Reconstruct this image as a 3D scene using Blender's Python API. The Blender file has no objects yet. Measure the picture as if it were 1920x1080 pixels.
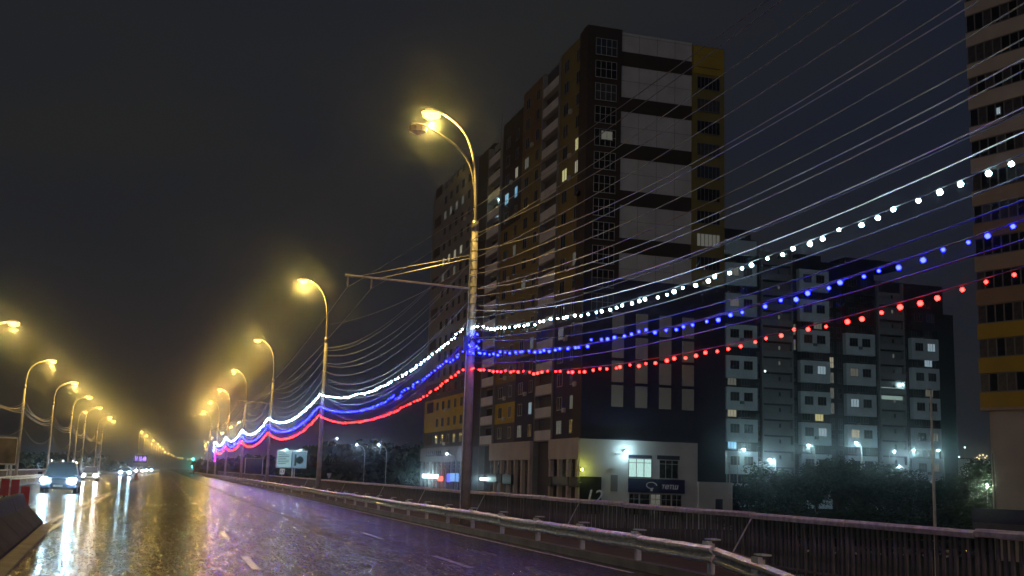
import bpy, math, random
from math import sin, cos, radians, pi
from mathutils import Vector, noise
R = random.Random(7)
S = bpy.context.scene
C = S.collection

# ------------------------------------------------------------------ camera
FOC, CAMH = 2100.0, 1.7
psi, th, rho = radians(16.93), radians(9.6), radians(1.75)
r0 = Vector((cos(psi), -sin(psi), 0)); fw = Vector((sin(psi)*cos(th), cos(psi)*cos(th), sin(th))); u0 = r0.cross(fw)
cr = r0*cos(rho) + u0*sin(rho); cu = u0*cos(rho) - r0*sin(rho)
cam = bpy.data.cameras.new('camera'); co = bpy.data.objects.new('camera', cam); C.objects.link(co)
cam.sensor_width = 36; cam.lens = 36*FOC/1920; cam.clip_start = .1; cam.clip_end = 6000
from mathutils import Matrix
co.matrix_world = Matrix(((cr.x, cu.x, -fw.x, 0), (cr.y, cu.y, -fw.y, 0), (cr.z, cu.z, -fw.z, CAMH), (0, 0, 0, 1)))
S.camera = co
def ray(px, py): return fw + cr*((px-960)/FOC) - cu*((py-540)/FOC)
def at_depth(px, py, zc):          # a surveyed point: photo position and its distance
    d = ray(px, py); p = Vector((0, 0, CAMH)) + d*zc; return p
def at_plane(px, py, axis, val):
    d = ray(px, py); o = Vector((0, 0, CAMH)); return o + d*((val-o[axis])/d[axis])

# ------------------------------------------------------------------ world: overcast night sky lit by the city
w = bpy.data.worlds.new('World'); S.world = w; w.use_nodes = True
nt = w.node_tree; nt.nodes.clear()
def N(nt, t, **k):
    n = nt.nodes.new(t)
    for a, b in k.items():
        if a in ('x',): continue
        setattr(n, a, b)
    return n
out = N(nt, 'ShaderNodeOutputWorld'); bg = N(nt, 'ShaderNodeBackground'); add = N(nt, 'ShaderNodeAddShader'); bg2 = N(nt, 'ShaderNodeBackground')
sky = N(nt, 'ShaderNodeTexSky', sky_type='NISHITA', sun_disc=False); sky.sun_elevation = radians(1.0); sky.sun_rotation = radians(200)
nt.links.new(sky.outputs[0], bg.inputs[0]); bg.inputs[1].default_value = .0006
tc = N(nt, 'ShaderNodeTexCoord'); nz = N(nt, 'ShaderNodeTexNoise'); nz.inputs['Scale'].default_value = 2.2; nz.inputs['Detail'].default_value = 4
mp = N(nt, 'ShaderNodeMapping'); mp.inputs['Scale'].default_value = (1, 1, 2.4)
rp = N(nt, 'ShaderNodeValToRGB')
rp.color_ramp.elements[0].position = .3; rp.color_ramp.elements[0].color = (.0100, .0125, .0215, 1)
rp.color_ramp.elements[1].position = .72; rp.color_ramp.elements[1].color = (.0185, .0180, .0160, 1)
nt.links.new(tc.outputs['Generated'], mp.inputs[0]); nt.links.new(mp.outputs[0], nz.inputs[0]); nt.links.new(nz.outputs[0], rp.inputs[0])
nt.links.new(rp.outputs[0], bg2.inputs[0]); bg2.inputs[1].default_value = 1.0
nt.links.new(bg.outputs[0], add.inputs[0]); nt.links.new(bg2.outputs[0], add.inputs[1]); nt.links.new(add.outputs[0], out.inputs[0])
# the glow of the city behind the camera, as one faint wide sun
sl = bpy.data.lights.new('city_glow', 'SUN'); sl.energy = .10; sl.angle = radians(70); sl.color = (.88, .9, 1)
so = bpy.data.objects.new('city_glow', sl); C.objects.link(so)
so.rotation_euler = Vector((-.32, -.75, .5)).to_track_quat('Z', 'Y').to_euler()
S.view_settings.view_transform = 'Standard'; S.view_settings.look = 'None'; S.view_settings.exposure = 0; S.view_settings.gamma = 1
cy = S.cycles
cy.use_denoising = True; cy.max_bounces = 5; cy.diffuse_bounces = 2; cy.glossy_bounces = 3; cy.volume_bounces = 0
cy.transmission_bounces = 3; cy.transparent_max_bounces = 8; cy.caustics_reflective = False; cy.caustics_refractive = False
cy.sample_clamp_indirect = 3; cy.sample_clamp_direct = 0; cy.use_light_tree = True; cy.use_adaptive_sampling = False

# ------------------------------------------------------------------ helpers
def rgb(r, g, b): return (r, g, b, 1)
MC = {}
def mat(name, col, rough=.6, metal=0, spec=.5, var=.25, scale=3.0, bump=0, bscale=None, emit=None, es=0, coat=0):
    if name in MC: return MC[name]
    m = bpy.data.materials.new(name); m.use_nodes = True; nt = m.node_tree; b = nt.nodes['Principled BSDF']; L = nt.links.new
    b.inputs['Roughness'].default_value = rough; b.inputs['Metallic'].default_value = metal; b.inputs['Specular IOR Level'].default_value = spec
    b.inputs['Coat Weight'].default_value = coat
    tcn = N(nt, 'ShaderNodeTexCoord')
    n = N(nt, 'ShaderNodeTexNoise'); n.inputs['Scale'].default_value = scale; n.inputs['Detail'].default_value = 5
    L(tcn.outputs['Object'], n.inputs['Vector'])
    r = N(nt, 'ShaderNodeValToRGB'); e = r.color_ramp.elements
    e[0].position = .3; e[1].position = .75
    e[0].color = rgb(*[c*(1-var) for c in col]); e[1].color = rgb(*[min(1, c*(1+var*.6)) for c in col])
    L(n.outputs['Fac'], r.inputs[0]); L(r.outputs[0], b.inputs['Base Color'])
    if bump:
        n2 = N(nt, 'ShaderNodeTexNoise'); n2.inputs['Scale'].default_value = bscale or scale*6; n2.inputs['Detail'].default_value = 4
        L(tcn.outputs['Object'], n2.inputs['Vector'])
        bp = N(nt, 'ShaderNodeBump'); bp.inputs['Strength'].default_value = bump; bp.inputs['Distance'].default_value = .02
        L(n2.outputs['Fac'], bp.inputs['Height']); L(bp.outputs[0], b.inputs['Normal'])
    if emit:
        b.inputs['Emission Color'].default_value = rgb(*emit); b.inputs['Emission Strength'].default_value = es
    MC[name] = m; return m
def emis(name, col, s):
    if name in MC: return MC[name]
    m = bpy.data.materials.new(name); m.use_nodes = True; nt = m.node_tree; nt.nodes.clear()
    e = N(nt, 'ShaderNodeEmission'); e.inputs[0].default_value = rgb(*col); e.inputs[1].default_value = s
    o = N(nt, 'ShaderNodeOutputMaterial'); nt.links.new(e.outputs[0], o.inputs[0]); MC[name] = m; return m

class MB:
    def __init__(s): s.v = []; s.f = []; s.m = []
    def add(s, vs, fs, mi=0):
        o = len(s.v); s.v += [tuple(v) for v in vs]; s.f += [tuple(i+o for i in f) for f in fs]; s.m += [mi]*len(fs); return s
    def box(s, x0, x1, y0, y1, z0, z1, mi=0):
        return s.add([(x0,y0,z0),(x1,y0,z0),(x1,y1,z0),(x0,y1,z0),(x0,y0,z1),(x1,y0,z1),(x1,y1,z1),(x0,y1,z1)],
              [(0,3,2,1),(4,5,6,7),(0,1,5,4),(1,2,6,5),(2,3,7,6),(3,0,4,7)], mi)
    def quad(s, a, b, c, d, mi=0): return s.add([a,b,c,d], [(0,1,2,3)], mi)
    def tube(s, pts, rad, n=6, mi=0, cap=True):
        pts = [Vector(p) for p in pts]; rs = rad if isinstance(rad, (list, tuple)) else [rad]*len(pts)
        vs = []; ref = None
        for i, p in enumerate(pts):
            d = (pts[min(i+1, len(pts)-1)] - pts[max(i-1, 0)]).normalized()
            if ref is None: ref = Vector((0,0,1)) if abs(d.z) < .9 else Vector((1,0,0))
            a = (ref - d*ref.dot(d)).normalized(); ref = a; b = d.cross(a)
            for k in range(n):
                t = 2*pi*k/n; vs.append(p + (a*cos(t)+b*sin(t))*rs[i])
        fs = [(i*n+k, i*n+(k+1)%n, (i+1)*n+(k+1)%n, (i+1)*n+k) for i in range(len(pts)-1) for k in range(n)]
        if cap: fs += [tuple(range(n))[::-1], tuple((len(pts)-1)*n+k for k in range(n))]
        return s.add(vs, fs, mi)
    def extrude(s, prof, y0, y1, mi=0, axis='y', caps=True, closed=True):
        n = len(prof)
        f = (lambda a, b, t: (a, t, b)) if axis == 'y' else (lambda a, b, t: (t, a, b))
        vs = [f(a, b, y0) for a, b in prof] + [f(a, b, y1) for a, b in prof]
        m = n if closed else n-1
        fs = [(k, (k+1)%n, n+(k+1)%n, n+k) for k in range(m)]
        if caps and closed: fs += [tuple(range(n)), tuple(range(2*n-1, n-1, -1))]
        return s.add(vs, fs, mi)
    def ico(s, c, r, mi=0):
        t = (1+5**.5)/2; vs = [(-1,t,0),(1,t,0),(-1,-t,0),(1,-t,0),(0,-1,t),(0,1,t),(0,-1,-t),(0,1,-t),(t,0,-1),(t,0,1),(-t,0,-1),(-t,0,1)]
        k = r/(1+t*t)**.5
        fs = [(0,11,5),(0,5,1),(0,1,7),(0,7,10),(0,10,11),(1,5,9),(5,11,4),(11,10,2),(10,7,6),(7,1,8),(3,9,4),(3,4,2),(3,2,6),(3,6,8),(3,8,9),(4,9,5),(2,4,11),(6,2,10),(8,6,7),(9,8,1)]
        return s.add([(c[0]+a*k, c[1]+b*k, c[2]+d*k) for a, b, d in vs], fs, mi)
    def mesh(s, name, mats, smooth=False):
        me = bpy.data.meshes.new(name); me.from_pydata(s.v, [], s.f)
        for m in (mats if isinstance(mats, (list, tuple)) else [mats]): me.materials.append(m)
        if any(s.m): me.polygons.foreach_set('material_index', s.m)
        if smooth: me.polygons.foreach_set('use_smooth', [True]*len(s.f))
        me.update(); return me
    def build(s, name, mats, parent=None, loc=(0,0,0), rz=0, smooth=False):
        return ob(name, s.mesh(name, mats, smooth), parent, loc, rz)
def ob(name, me, parent=None, loc=(0,0,0), rz=0):
    o = bpy.data.objects.new(name, me); C.objects.link(o); o.location = loc
    if rz: o.rotation_euler.z = rz
    if parent: o.parent = parent
    return o
def tag(o, label=None, cat=None, group=None, kind=None):
    if label: o['label'] = label
    if cat: o['category'] = cat
    if group: o['group'] = group
    if kind: o['kind'] = kind
    return o
def thing(name, label, cat, loc=(0,0,0), rz=0, group=None): return tag(ob(name, None, None, loc, rz), label, cat, group)
def struct(o): o['kind'] = 'structure'; return o
def stuff(o): o['kind'] = 'stuff'; return o
def copy_tree(o, parent=None):
    c = o.copy(); C.objects.link(c)
    if parent: c.parent = parent
    for ch in o.children: copy_tree(ch, c)
    return c
def lamp(parent, loc, e, col, r=.1, name='lamp_light', spot=None):
    l = bpy.data.lights.new(name, 'SPOT' if spot else 'POINT'); l.energy = e; l.color = col; l.shadow_soft_size = r
    if spot: l.spot_size = radians(spot); l.spot_blend = .5
    o = bpy.data.objects.new(name, l); C.objects.link(o); o.location = loc; o.parent = parent; return o
ORD = 'first second third fourth fifth sixth seventh eighth ninth tenth eleventh twelfth thirteenth fourteenth fifteenth sixteenth seventeenth eighteenth'.split()

YEL = (1, .62, .13); TEAL = (.62, .98, 1); WHT = (.6, .82, 1)
# ------------------------------------------------------------------ materials
def asphalt_mat(name, side=False):
    m = bpy.data.materials.new(name); m.use_nodes = True; nt = m.node_tree; b = nt.nodes['Principled BSDF']; L = nt.links.new
    t = N(nt, 'ShaderNodeTexCoord'); P = t.outputs['Object']
    def noi(sc, det=3, vec=P):
        n = N(nt, 'ShaderNodeTexNoise'); n.inputs['Scale'].default_value = sc; n.inputs['Detail'].default_value = det; L(vec, n.inputs['Vector']); return n.outputs['Fac']
    def mth(op, a, b_=None, c=None, clamp=False):
        n = N(nt, 'ShaderNodeMath', operation=op, use_clamp=clamp)
        for i, v in enumerate((a, b_, c)):
            if v is None: continue
            if hasattr(v, 'links'): L(v, n.inputs[i])
            else: n.inputs[i].default_value = v
        return n.outputs[0]
    mpp = N(nt, 'ShaderNodeMapping'); mpp.inputs['Scale'].default_value = (1, .09, 1); L(P, mpp.inputs[0])
    streak = noi(1.3, 5, mpp.outputs[0]); big = noi(.22, 4); fine = noi(13, 2); mid = noi(8, 3)
    sep = N(nt, 'ShaderNodeSeparateXYZ'); L(P, sep.inputs[0]); X = sep.outputs[0]; Y = sep.outputs[1]
    # longitudinal tar seams: x = 4.5 and 7.0, wandering
    wob = mth('MULTIPLY_ADD', noi(.35, 4), 1.6, -.8)
    def seam(x0, wd):
        d = mth('ABSOLUTE', mth('ADD', mth('SUBTRACT', X, x0), wob))
        ww = mth('MULTIPLY', noi(1.1, 4), wd)
        return mth('SUBTRACT', 1, mth('DIVIDE', d, ww, clamp=True), clamp=True)
    sm = mth('MAXIMUM', seam(4.45, .34), mth('MULTIPLY', seam(7.1, .3), mth('GREATER_THAN', big, .5)))
    sm = mth('MULTIPLY', mth('MULTIPLY', sm, 2.4), mth('MULTIPLY_ADD', noi(9, 5), 4.0, -1.4, clamp=True), clamp=True)
    # ruts hold a smoother film of water
    wet = mth('MULTIPLY_ADD', streak, 1.8, -.45, clamp=True)
    rough = mth('MULTIPLY_ADD', wet, -.05, .11)
    rough = mth('MULTIPLY_ADD', mid, .05, rough)
    rough = mth('MULTIPLY_ADD', sm, .45, rough, clamp=True)
    L(rough, b.inputs['Roughness'])
    r = N(nt, 'ShaderNodeValToRGB'); r.color_ramp.elements[0].color = rgb(.014, .0135, .014); r.color_ramp.elements[1].color = rgb(.045, .042, .042)
    L(mth('MULTIPLY_ADD', mid, .4, mth('MULTIPLY', big, .6)), r.inputs[0])
    mx = N(nt, 'ShaderNodeMix', data_type='RGBA'); L(sm, mx.inputs[0]); L(r.outputs[0], mx.inputs[6]); mx.inputs[7].default_value = rgb(.008, .008, .008)
    L(mx.outputs[2], b.inputs['Base Color'])
    v = N(nt, 'ShaderNodeTexVoronoi'); v.inputs['Scale'].default_value = 15; L(P, v.inputs['Vector'])
    h = mth('ADD', mth('MULTIPLY', v.outputs['Distance'], .7), fine)
    bp = N(nt, 'ShaderNodeBump'); bp.inputs['Distance'].default_value = .03; L(mth('MULTIPLY_ADD', wet, -.5, 1.0), bp.inputs['Strength']); L(h, bp.inputs['Height'])
    b2 = N(nt, 'ShaderNodeBump'); b2.inputs['Distance'].default_value = .03; b2.inputs['Strength'].default_value = .5; L(mid, b2.inputs['Height']); L(bp.outputs[0], b2.inputs['Normal'])
    L(b2.outputs[0], b.inputs['Normal'])
    # aggregate: single stones stand dry and dull or wet and shiny
    vc = N(nt, 'ShaderNodeTexVoronoi'); vc.inputs['Scale'].default_value = 42; mp2 = N(nt, 'ShaderNodeMapping'); mp2.inputs['Scale'].default_value = (1, .15, 1); L(P, mp2.inputs[0]); L(mp2.outputs[0], vc.inputs['Vector']); sc_ = N(nt, 'ShaderNodeSeparateColor'); L(vc.outputs['Color'], sc_.inputs[0])
    vd = N(nt, 'ShaderNodeTexVoronoi'); vd.inputs['Scale'].default_value = 19; L(mp2.outputs[0], vd.inputs['Vector']); sd_ = N(nt, 'ShaderNodeSeparateColor'); L(vd.outputs['Color'], sd_.inputs[0])
    stone = mth('MULTIPLY_ADD', sd_.outputs[1], .35, mth('MULTIPLY', sc_.outputs[0], .65))
    L(mth('MULTIPLY_ADD', mth('POWER', stone, 2.2), 2.0, .10, clamp=False), b.inputs['Specular IOR Level'])
    mm = N(nt, 'ShaderNodeVectorMath', operation='SCALE'); L(mx.outputs[2], mm.inputs[0]); L(mth('MULTIPLY_ADD', mth('POWER', stone, 2.5), 3.2, .35), mm.inputs['Scale']); L(mm.outputs[0], b.inputs['Base Color'])
    dry = N(nt, 'ShaderNodeBsdfPrincipled'); L(mm.outputs[0], dry.inputs['Base Color']); dry.inputs['Roughness'].default_value = .55; L(b2.outputs[0], dry.inputs['Normal'])
    dry.inputs['Specular IOR Level'].default_value = .25
    msk = mth('MULTIPLY_ADD', mth('SUBTRACT', mth('MULTIPLY_ADD', mid, .5, .28), stone), 7.0, .5, clamp=True)
    ms = N(nt, 'ShaderNodeMixShader'); L(mth('MULTIPLY', msk, mth('MULTIPLY_ADD', mth('DIVIDE', mth('SUBTRACT', X, 4.6), 2.0, clamp=True), -.45, .66)), ms.inputs[0]); L(b.outputs[0], ms.inputs[1]); L(dry.outputs[0], ms.inputs[2])
    L(ms.outputs[0], nt.nodes['Material Output'].inputs['Surface'])
    return m
ASP = asphalt_mat('wet_asphalt')
PAINT = mat('road_paint', (.8, .79, .75), .2, var=.5, scale=8, bump=.4, bscale=40)
CONC = mat('concrete', (.3, .29, .28), .5, var=.35, scale=1.5, bump=.4, bscale=25)
DIRT = mat('wet_dirt', (.10, .07, .045), .45, var=.6, scale=2.5, bump=.9, bscale=12)
SOIL = mat('dark_ground', (.03, .035, .025), .9, var=.5, scale=.3)
GALV = mat('galvanised_steel', (.8, .86, .87), .32, .25, var=.35, scale=7, bump=.35, bscale=45)
STEEL = mat('painted_steel', (.42, .42, .42), .5, .2, var=.3, scale=5, bump=.2)
RAILC = mat('pale_rail_paint', (.62, .6, .58), .5, var=.35, scale=9, bump=.4, bscale=50)
PICK = mat('dark_fence_paint', (.2, .195, .19), .6, 0, var=.4, scale=4, bump=.2)
POLE = mat('pole_concrete', (.6, .58, .54), .55, var=.3, scale=2.5, bump=.4, bscale=20)
POLES = mat('pole_steel', (.5, .48, .42), .35, .4, var=.3, scale=4)
WIRE = mat('cable', (.62, .56, .45), .4, .2, var=.2, scale=5)
WIRED = mat('dark_cable', (.12, .12, .12), .6, spec=.2)
BLACK = mat('black_rubber', (.02, .02, .022), .5, var=.2)
def wallm(name, c): return mat(name, c, .8, var=.16, scale=.35, bump=.15, bscale=8)
W_WHITE = wallm('white_cladding', (.72, .72, .74)); W_GREY = wallm('grey_cladding', (.27, .27, .29)); W_OLIVE = wallm('ochre_cladding', (.25, .20, .07))
W_YEL = wallm('yellow_cladding', (.55, .38, .04)); W_NAVY = wallm('navy_cladding', (.035, .035, .085)); W_BROWN = wallm('brown_cladding', (.06, .045, .04))
W_ORNG = wallm('orange_brown_cladding', (.2, .13, .07)); W_BEIGE = wallm('beige_plaster', (.6, .55, .52)); W_SLATE = wallm('slate_cladding', (.10, .10, .12))
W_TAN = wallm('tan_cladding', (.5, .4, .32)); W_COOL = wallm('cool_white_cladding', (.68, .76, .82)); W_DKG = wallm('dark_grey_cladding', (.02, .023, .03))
W_PANEL = mat('light_panel', (.55, .54, .5), .7, var=.12, scale=.5)
FRAME = mat('window_frame', (.55, .55, .56), .4, var=.15); FRAMED = mat('dim_window_frame', (.22, .22, .24), .5, var=.15)
GLASS = mat('window_glass', (.012, .014, .02), .12, var=.3, scale=1.5)
GLASS2 = mat('curtained_glass', (.09, .09, .10), .25, var=.6, scale=2.5)
GLASS3 = mat('blue_curtained_glass', (.04, .06, .09), .2, var=.5, scale=3)
def litm(name, c, s):
    m = bpy.data.materials.new(name); m.use_nodes = True; nt = m.node_tree; nt.nodes.clear(); L = nt.links.new
    t = N(nt, 'ShaderNodeTexCoord'); wv = N(nt, 'ShaderNodeTexWave'); wv.inputs['Scale'].default_value = 2.1; wv.inputs['Distortion'].default_value = 3.5
    L(t.outputs['Object'], wv.inputs['Vector']); r = N(nt, 'ShaderNodeValToRGB')
    r.color_ramp.elements[0].color = rgb(*[x*.45 for x in c]); r.color_ramp.elements[1].color = rgb(*c); L(wv.outputs['Fac'], r.inputs[0])
    e = N(nt, 'ShaderNodeEmission'); e.inputs[1].default_value = s; L(r.outputs[0], e.inputs[0])
    o = N(nt, 'ShaderNodeOutputMaterial'); L(e.outputs[0], o.inputs[0]); return m
LIT_W = litm('lit_window_warm', (.75, .7, .5), .55); LIT_C = litm('lit_window_cool', (.55, .75, .85), .6); LIT_B = litm('lit_window_blue', (.3, .7, 1), .95)
LIT_Y = litm('lit_window_yellow', (.85, .78, .35), .8); LIT_D = litm('lit_window_dim', (.5, .5, .42), .28); LIT_T = litm('lit_window_teal', (.62, .98, .9), 1.1)

# ------------------------------------------------------------------ ground, deck, road
def curve_x(y): return 0 if y < 230 else 25*((y-230)/970)**2*1.0 + 3*((y-230)/970)
struct(MB().quad((-3000,-300,-4),(3000,-300,-4),(3000,4500,-4),(-3000,4500,-4)).build('ground', SOIL))
ys = [-25, 0, 60, 120, 180, 230] + list(range(270, 1700, 60))
def ribbon(x0, x1, z, name, m, y_list=ys, kind='structure'):
    mb = MB(); vs = []
    for y in y_list: c = curve_x(y); vs += [(c+x0, y, z), (c+x1, y, z)]
    mb.add(vs, [(2*i, 2*i+1, 2*i+3, 2*i+2) for i in range(len(y_list)-1)])
    o = mb.build(name, m); o['kind'] = kind; return o
ribbon(-9.9, 9.0, 0, 'road', ASP)
def slab(x0, x1, z0, z1, name, m):
    mb = MB(); vs = []
    for y in ys: c = curve_x(y); vs += [(c+x0,y,z0),(c+x1,y,z0),(c+x1,y,z1),(c+x0,y,z1)]
    fs = [(4*i+k, 4*i+(k+1)%4, 4*i+4+(k+1)%4, 4*i+4+k) for i in range(len(ys)-1) for k in range(4)]
    mb.add(vs, fs); return struct(mb.build(name, m))
slab(9.22, 11.2, -.6, .13, 'pavement_right', DIRT); slab(9.0, 9.22, -.6, .16, 'kerb_right', CONC)
slab(-12.6, -10.12, -.6, .13, 'pavement_left', CONC); slab(-10.12, -9.9, -.6, .16, 'kerb_left', CONC)
slab(-12.6, 11.2, -1.4, -.62, 'bridge_deck', CONC)
# markings
mb = MB()
def dashes(x, y0, per, ln, n, wd=.14):
    mb = MB()
    for i in range(n):
        y = y0 + i*per; c = curve_x(y)
        mb.quad((c+x-wd/2, y, .004), (c+x+wd/2, y, .004), (c+x+wd/2, y+ln, .004), (c+x-wd/2, y+ln, .004))
    return mb
for x, y0 in ((1.72, 11.4), (5.72, 12.0)):
    tag(dashes(x, y0, 8.9, 3.0, 40).build('lane_marking', PAINT), None, None, None, 'structure')
yl = [-25, 0, 20, 40, 60, 90, 120, 160, 230]
for dx in (-.16, .16):
    m2 = MB(); vs = []
    for y in yl:
        x = -2.45 - .45*math.sin(min(y, 60)/60*pi/2) + dx + max(0, y-60)*.008
        vs += [(x-.06, y, .004), (x+.06, y, .004)]
    m2.add(vs, [(2*i, 2*i+1, 2*i+3, 2*i+2) for i in range(len(yl)-1)])
    struct(m2.build('centre_marking', PAINT))
ribbon(8.55, 8.67, .004, 'edge_marking', PAINT, [20, 60, 120, 180, 230])

# ------------------------------------------------------------------ street lamps
def bez(p0, p1, p2, p3, n=10):
    o = []
    for i in range(n+1):
        t = i/n; a = 1-t
        o.append(tuple(a**3*p0[k]+3*a*a*t*p1[k]+3*a*t*t*p2[k]+t**3*p3[k] for k in range(3)))
    return o
LENS = emis('sodium_lens', (1, .66, .13), 4.5); LENSO = emis('orange_lens', (1, .5, .12), 90)
HEADM = mat('lamp_head_metal', (.45, .43, .38), .4, .5)
def lamp_head(parent, p, lit=True, sgn=-1, e=0, col=YEL, r=.16):
    hb = MB(); L = .62
    pr = [(0, .05), (.12*sgn*-0, .05)]
    prof = [(.0, .05, .05), (.18, .12, .09), (.42, .16, .10), (.62, .10, .05)]
    vs = []
    for d, wd, h in prof:
        for k in range(8):
            t = 2*pi*k/8; vs.append((sgn*d, wd*cos(t), (h if sin(t) > 0 else .35*h)*sin(t) + .05*d))
    fs = [(i*8+k, i*8+(k+1)%8, i*8+8+(k+1)%8, i*8+8+k) for i in range(3) for k in range(8)] + [tuple(range(8)), tuple(range(31, 23, -1))]
    hb.add(vs, fs)
    h = hb.build('lamp_head', HEADM, parent, p, smooth=True)
    g = MB()
    gv = [(sgn*(.38), 0, -.34)]
    ring = [(sgn*(.38+.34*cos(2*pi*k/10)), .24*sin(2*pi*k/10), -.03) for k in range(10)]
    ring2 = [(sgn*(.38+.3*cos(2*pi*k/10)), .22*sin(2*pi*k/10), -.2) for k in range(10)]
    g.add(gv+ring2+ring, [(0, 1+(k+1)%10, 1+k) for k in range(10)] + [(1+k, 1+(k+1)%10, 11+(k+1)%10, 11+k) for k in range(10)])
    g.build('lens', LENS if lit else mat('frosted_bowl_lit_tint', (.6, .52, .35), .3), h)  # unlit bowl coloured yellowish, the neighbouring lamp's light put into its base colour
    if e: lamp(parent, (p[0]+sgn*.38, p[1], p[2]-.5), e, col, r)
    return h
def make_pole(label, y, x, sgn, shaft, top, over, e, two=True, group='lamp posts', r0_=.17, nseg=8, col=YEL, jitter=0, cat='street lamp', bracket=0, bz=7.9):
    t = thing('street_lamp', label, cat, (x, y, .13), 0, group)
    MB().tube([(0,0,-.2),(0,0,shaft*.5),(0,0,shaft)], [r0_, r0_*.82, r0_*.66], 12).build('pole', POLE, t, smooth=True)
    c = MB().tube([(0,0,shaft-.05),(0,0,shaft+.28)], [r0_*.8, r0_*.72], 10); c.build('collar', POLES, t, smooth=True)
    MB().tube([(0,0,shaft+.2)] + bez((0,0,shaft+.3),(0,0,shaft+(top-shaft)*.75),(sgn*over*.25,0,top-.45),(sgn*over,0,top)), [.065]*3+[.055]*4+[.045]*5, 8).build('arm', POLES, t, smooth=True)
    lamp_head(t, (sgn*over, 0, top), True, sgn, e, col)
    if two:
        MB().tube([(.0,.06,shaft+.2)] + bez((.0,.06,shaft+.3),(0,.1,shaft+(top-shaft)*.68),(sgn*over*.4,-.1,top-1.25),(sgn*(over+.5),-.25,top-.65)), .042, 6).build('arm', POLES, t, smooth=True)
        lamp_head(t, (sgn*(over+.5), -.25, top-.65), False, sgn)
    if bracket:
        b = MB().tube([(0,0,bz),(sgn*bracket,0,bz+.12)], .04, 6).tube([(0,0,bz+1.1),(sgn*bracket*.72,0,bz+.12)], .012, 4); b.build('bracket', POLES, t)
        for q in (.98, .8): MB().tube([(sgn*bracket*q,0,bz+.1),(sgn*bracket*q,0,bz-.28)], .035, 6).build('insulator', mat('insulator', (.35, .3, .28), .3), t)
    return t
PX, PY0, SP = 9.75, 36.6, 36.9
ELAMP = 1500
poles = []
desc = ['tall nearest lamp post wrapped in straps, three light strings tied to it', 'second lamp post along the right kerb, billboard beyond it',
        'third lamp post along the right kerb with a trolley bracket', 'fourth lamp post along the right kerb', 'fifth lamp post along the right kerb, orange light',
        'sixth lamp post along the right kerb where the light strings drop', 'seventh lamp post along the right kerb']
for i in range(7):
    y = PY0 + SP*i
    if i == 5: y -= 2
    t = make_pole(desc[i], y, PX + curve_x(y), -1, 10.0, 14.0, 1.35, ELAMP*(1, 1, 1.05, 1.1, 1.3, 1.2, 1.2)[i], i == 0, 'lamp posts along the right kerb', bracket=(4.4 if i == 0 else 3.2 if i in (2, 4, 6) else 0), col=(1, .45, .1) if i == 4 else YEL)
    poles.append(t)
# straps, clamps and little boxes on the nearest pole
t = poles[0]
for k in range(14):
    z = 5.6 + k*.3 + R.uniform(-.06, .06); rr = .165 - .0045*k
    MB().tube([(0,0,z),(0,0,z+.035)], [rr+.012]*2, 12).build('strap', GALV if k % 2 else mat('yellow_strap', (.5, .4, .1), .5), t)
for k, z in enumerate((9.6, 9.1, 8.4, 7.9, 7.5, 7.2, 6.6, 6.2, 5.5)):
    MB().box(.13, .27, -.04, .04, z, z+.1).tube([(.25, -.0, z+.05), (.36, 0, z+.02)], .02, 5).build('clamp', BLACK, t)
MB().tube([(-.19, -.06, .1), (-.19, -.06, 2.5), (-.175, -.05, 5.2), (-.15, -.04, 9.5)], .018, 5).build('conduit', GALV, t)
MB().box(-.3, -.16, -.12, .1, 5.75, 6.25).build('junction_box', BLACK, t)

make_pole('lamp post beside the camera, outside the picture on the right', -.6, PX, -1, 10.0, 14.0, 1.35, ELAMP*1.6, False, 'lamp posts along the right kerb')
LDESC = ['nearest lamp post beyond the left guardrail', 'second lamp post beyond the left guardrail', 'third lamp post beyond the left guardrail', 'fourth lamp post beyond the left guardrail',
         'fifth lamp post beyond the left guardrail', 'sixth lamp post beyond the left guardrail', 'seventh lamp post beyond the left guardrail']
lp = []
for i in range(7):
    y = 73.7 + 25.8*i + (8 if i == 5 else 0)
    make_pole(LDESC[i], y, -11.1, 1, 7.6, 10.0, 1.5, ELAMP*.5, False, 'lamp posts along the left kerb', .13); lp.append(y)
make_pole('lamp post just left of the nearest left one, cut by the picture edge', 73.0, -12.1, 1, 7.8, 10.3, 1.4, ELAMP*.3, False, 'lamp posts along the left kerb', .13)
make_pole('short lamp post set back behind the fifth left one', 178.0, -12.2, 1, 6.6, 9.3, .6, ELAMP*.3, False, 'lamp posts along the left kerb', .13)
# distant lamps: position surveyed from their height above the horizon
def hor(x): return 866.0 + .0305*x
def far_lamp(px, py, H, e, label, group, orange=False):
    h = hor(px) - py; zc = FOC*H/h; p = at_depth(px, py, zc)
    t = thing('street_lamp', label, 'street lamp', (p.x, p.y, 0), 0, group)
    k = max(1, zc/500)
    MB().tube([(0,0,-4 if p.x > 11+curve_x(p.y) else 0),(0,0,p.z-.9)], .1*k, 5).tube([(0,0,p.z-.9),(.1,0,p.z-.3),(.5,0,p.z)], .05*k, 4).build('pole', POLES, t)
    MB().box(.3, .9, -.12*k, .12*k, p.z, p.z+.12).build('lamp_head', HEADM, t)
    MB().ico((.6, 0, p.z-.1), .3*k).build('lens', LENS, t)
    lamp(t, (.6, 0, p.z-.35), e, YEL, .2)
    return t
for px, py in [(261,809),(271,816),(284,825),(281,832),(293.5,832),(297,837),(303,841),(307,847),(314,850),(320,852.5),(324,855),(333,858),(337,858.5),(341,859),(351,861),(356,860)]:
    far_lamp(px, py, 8.3, ELAMP*.45, 'small far lamp in the long left-hand row bending to the right', 'far lamps of the left row')
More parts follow.
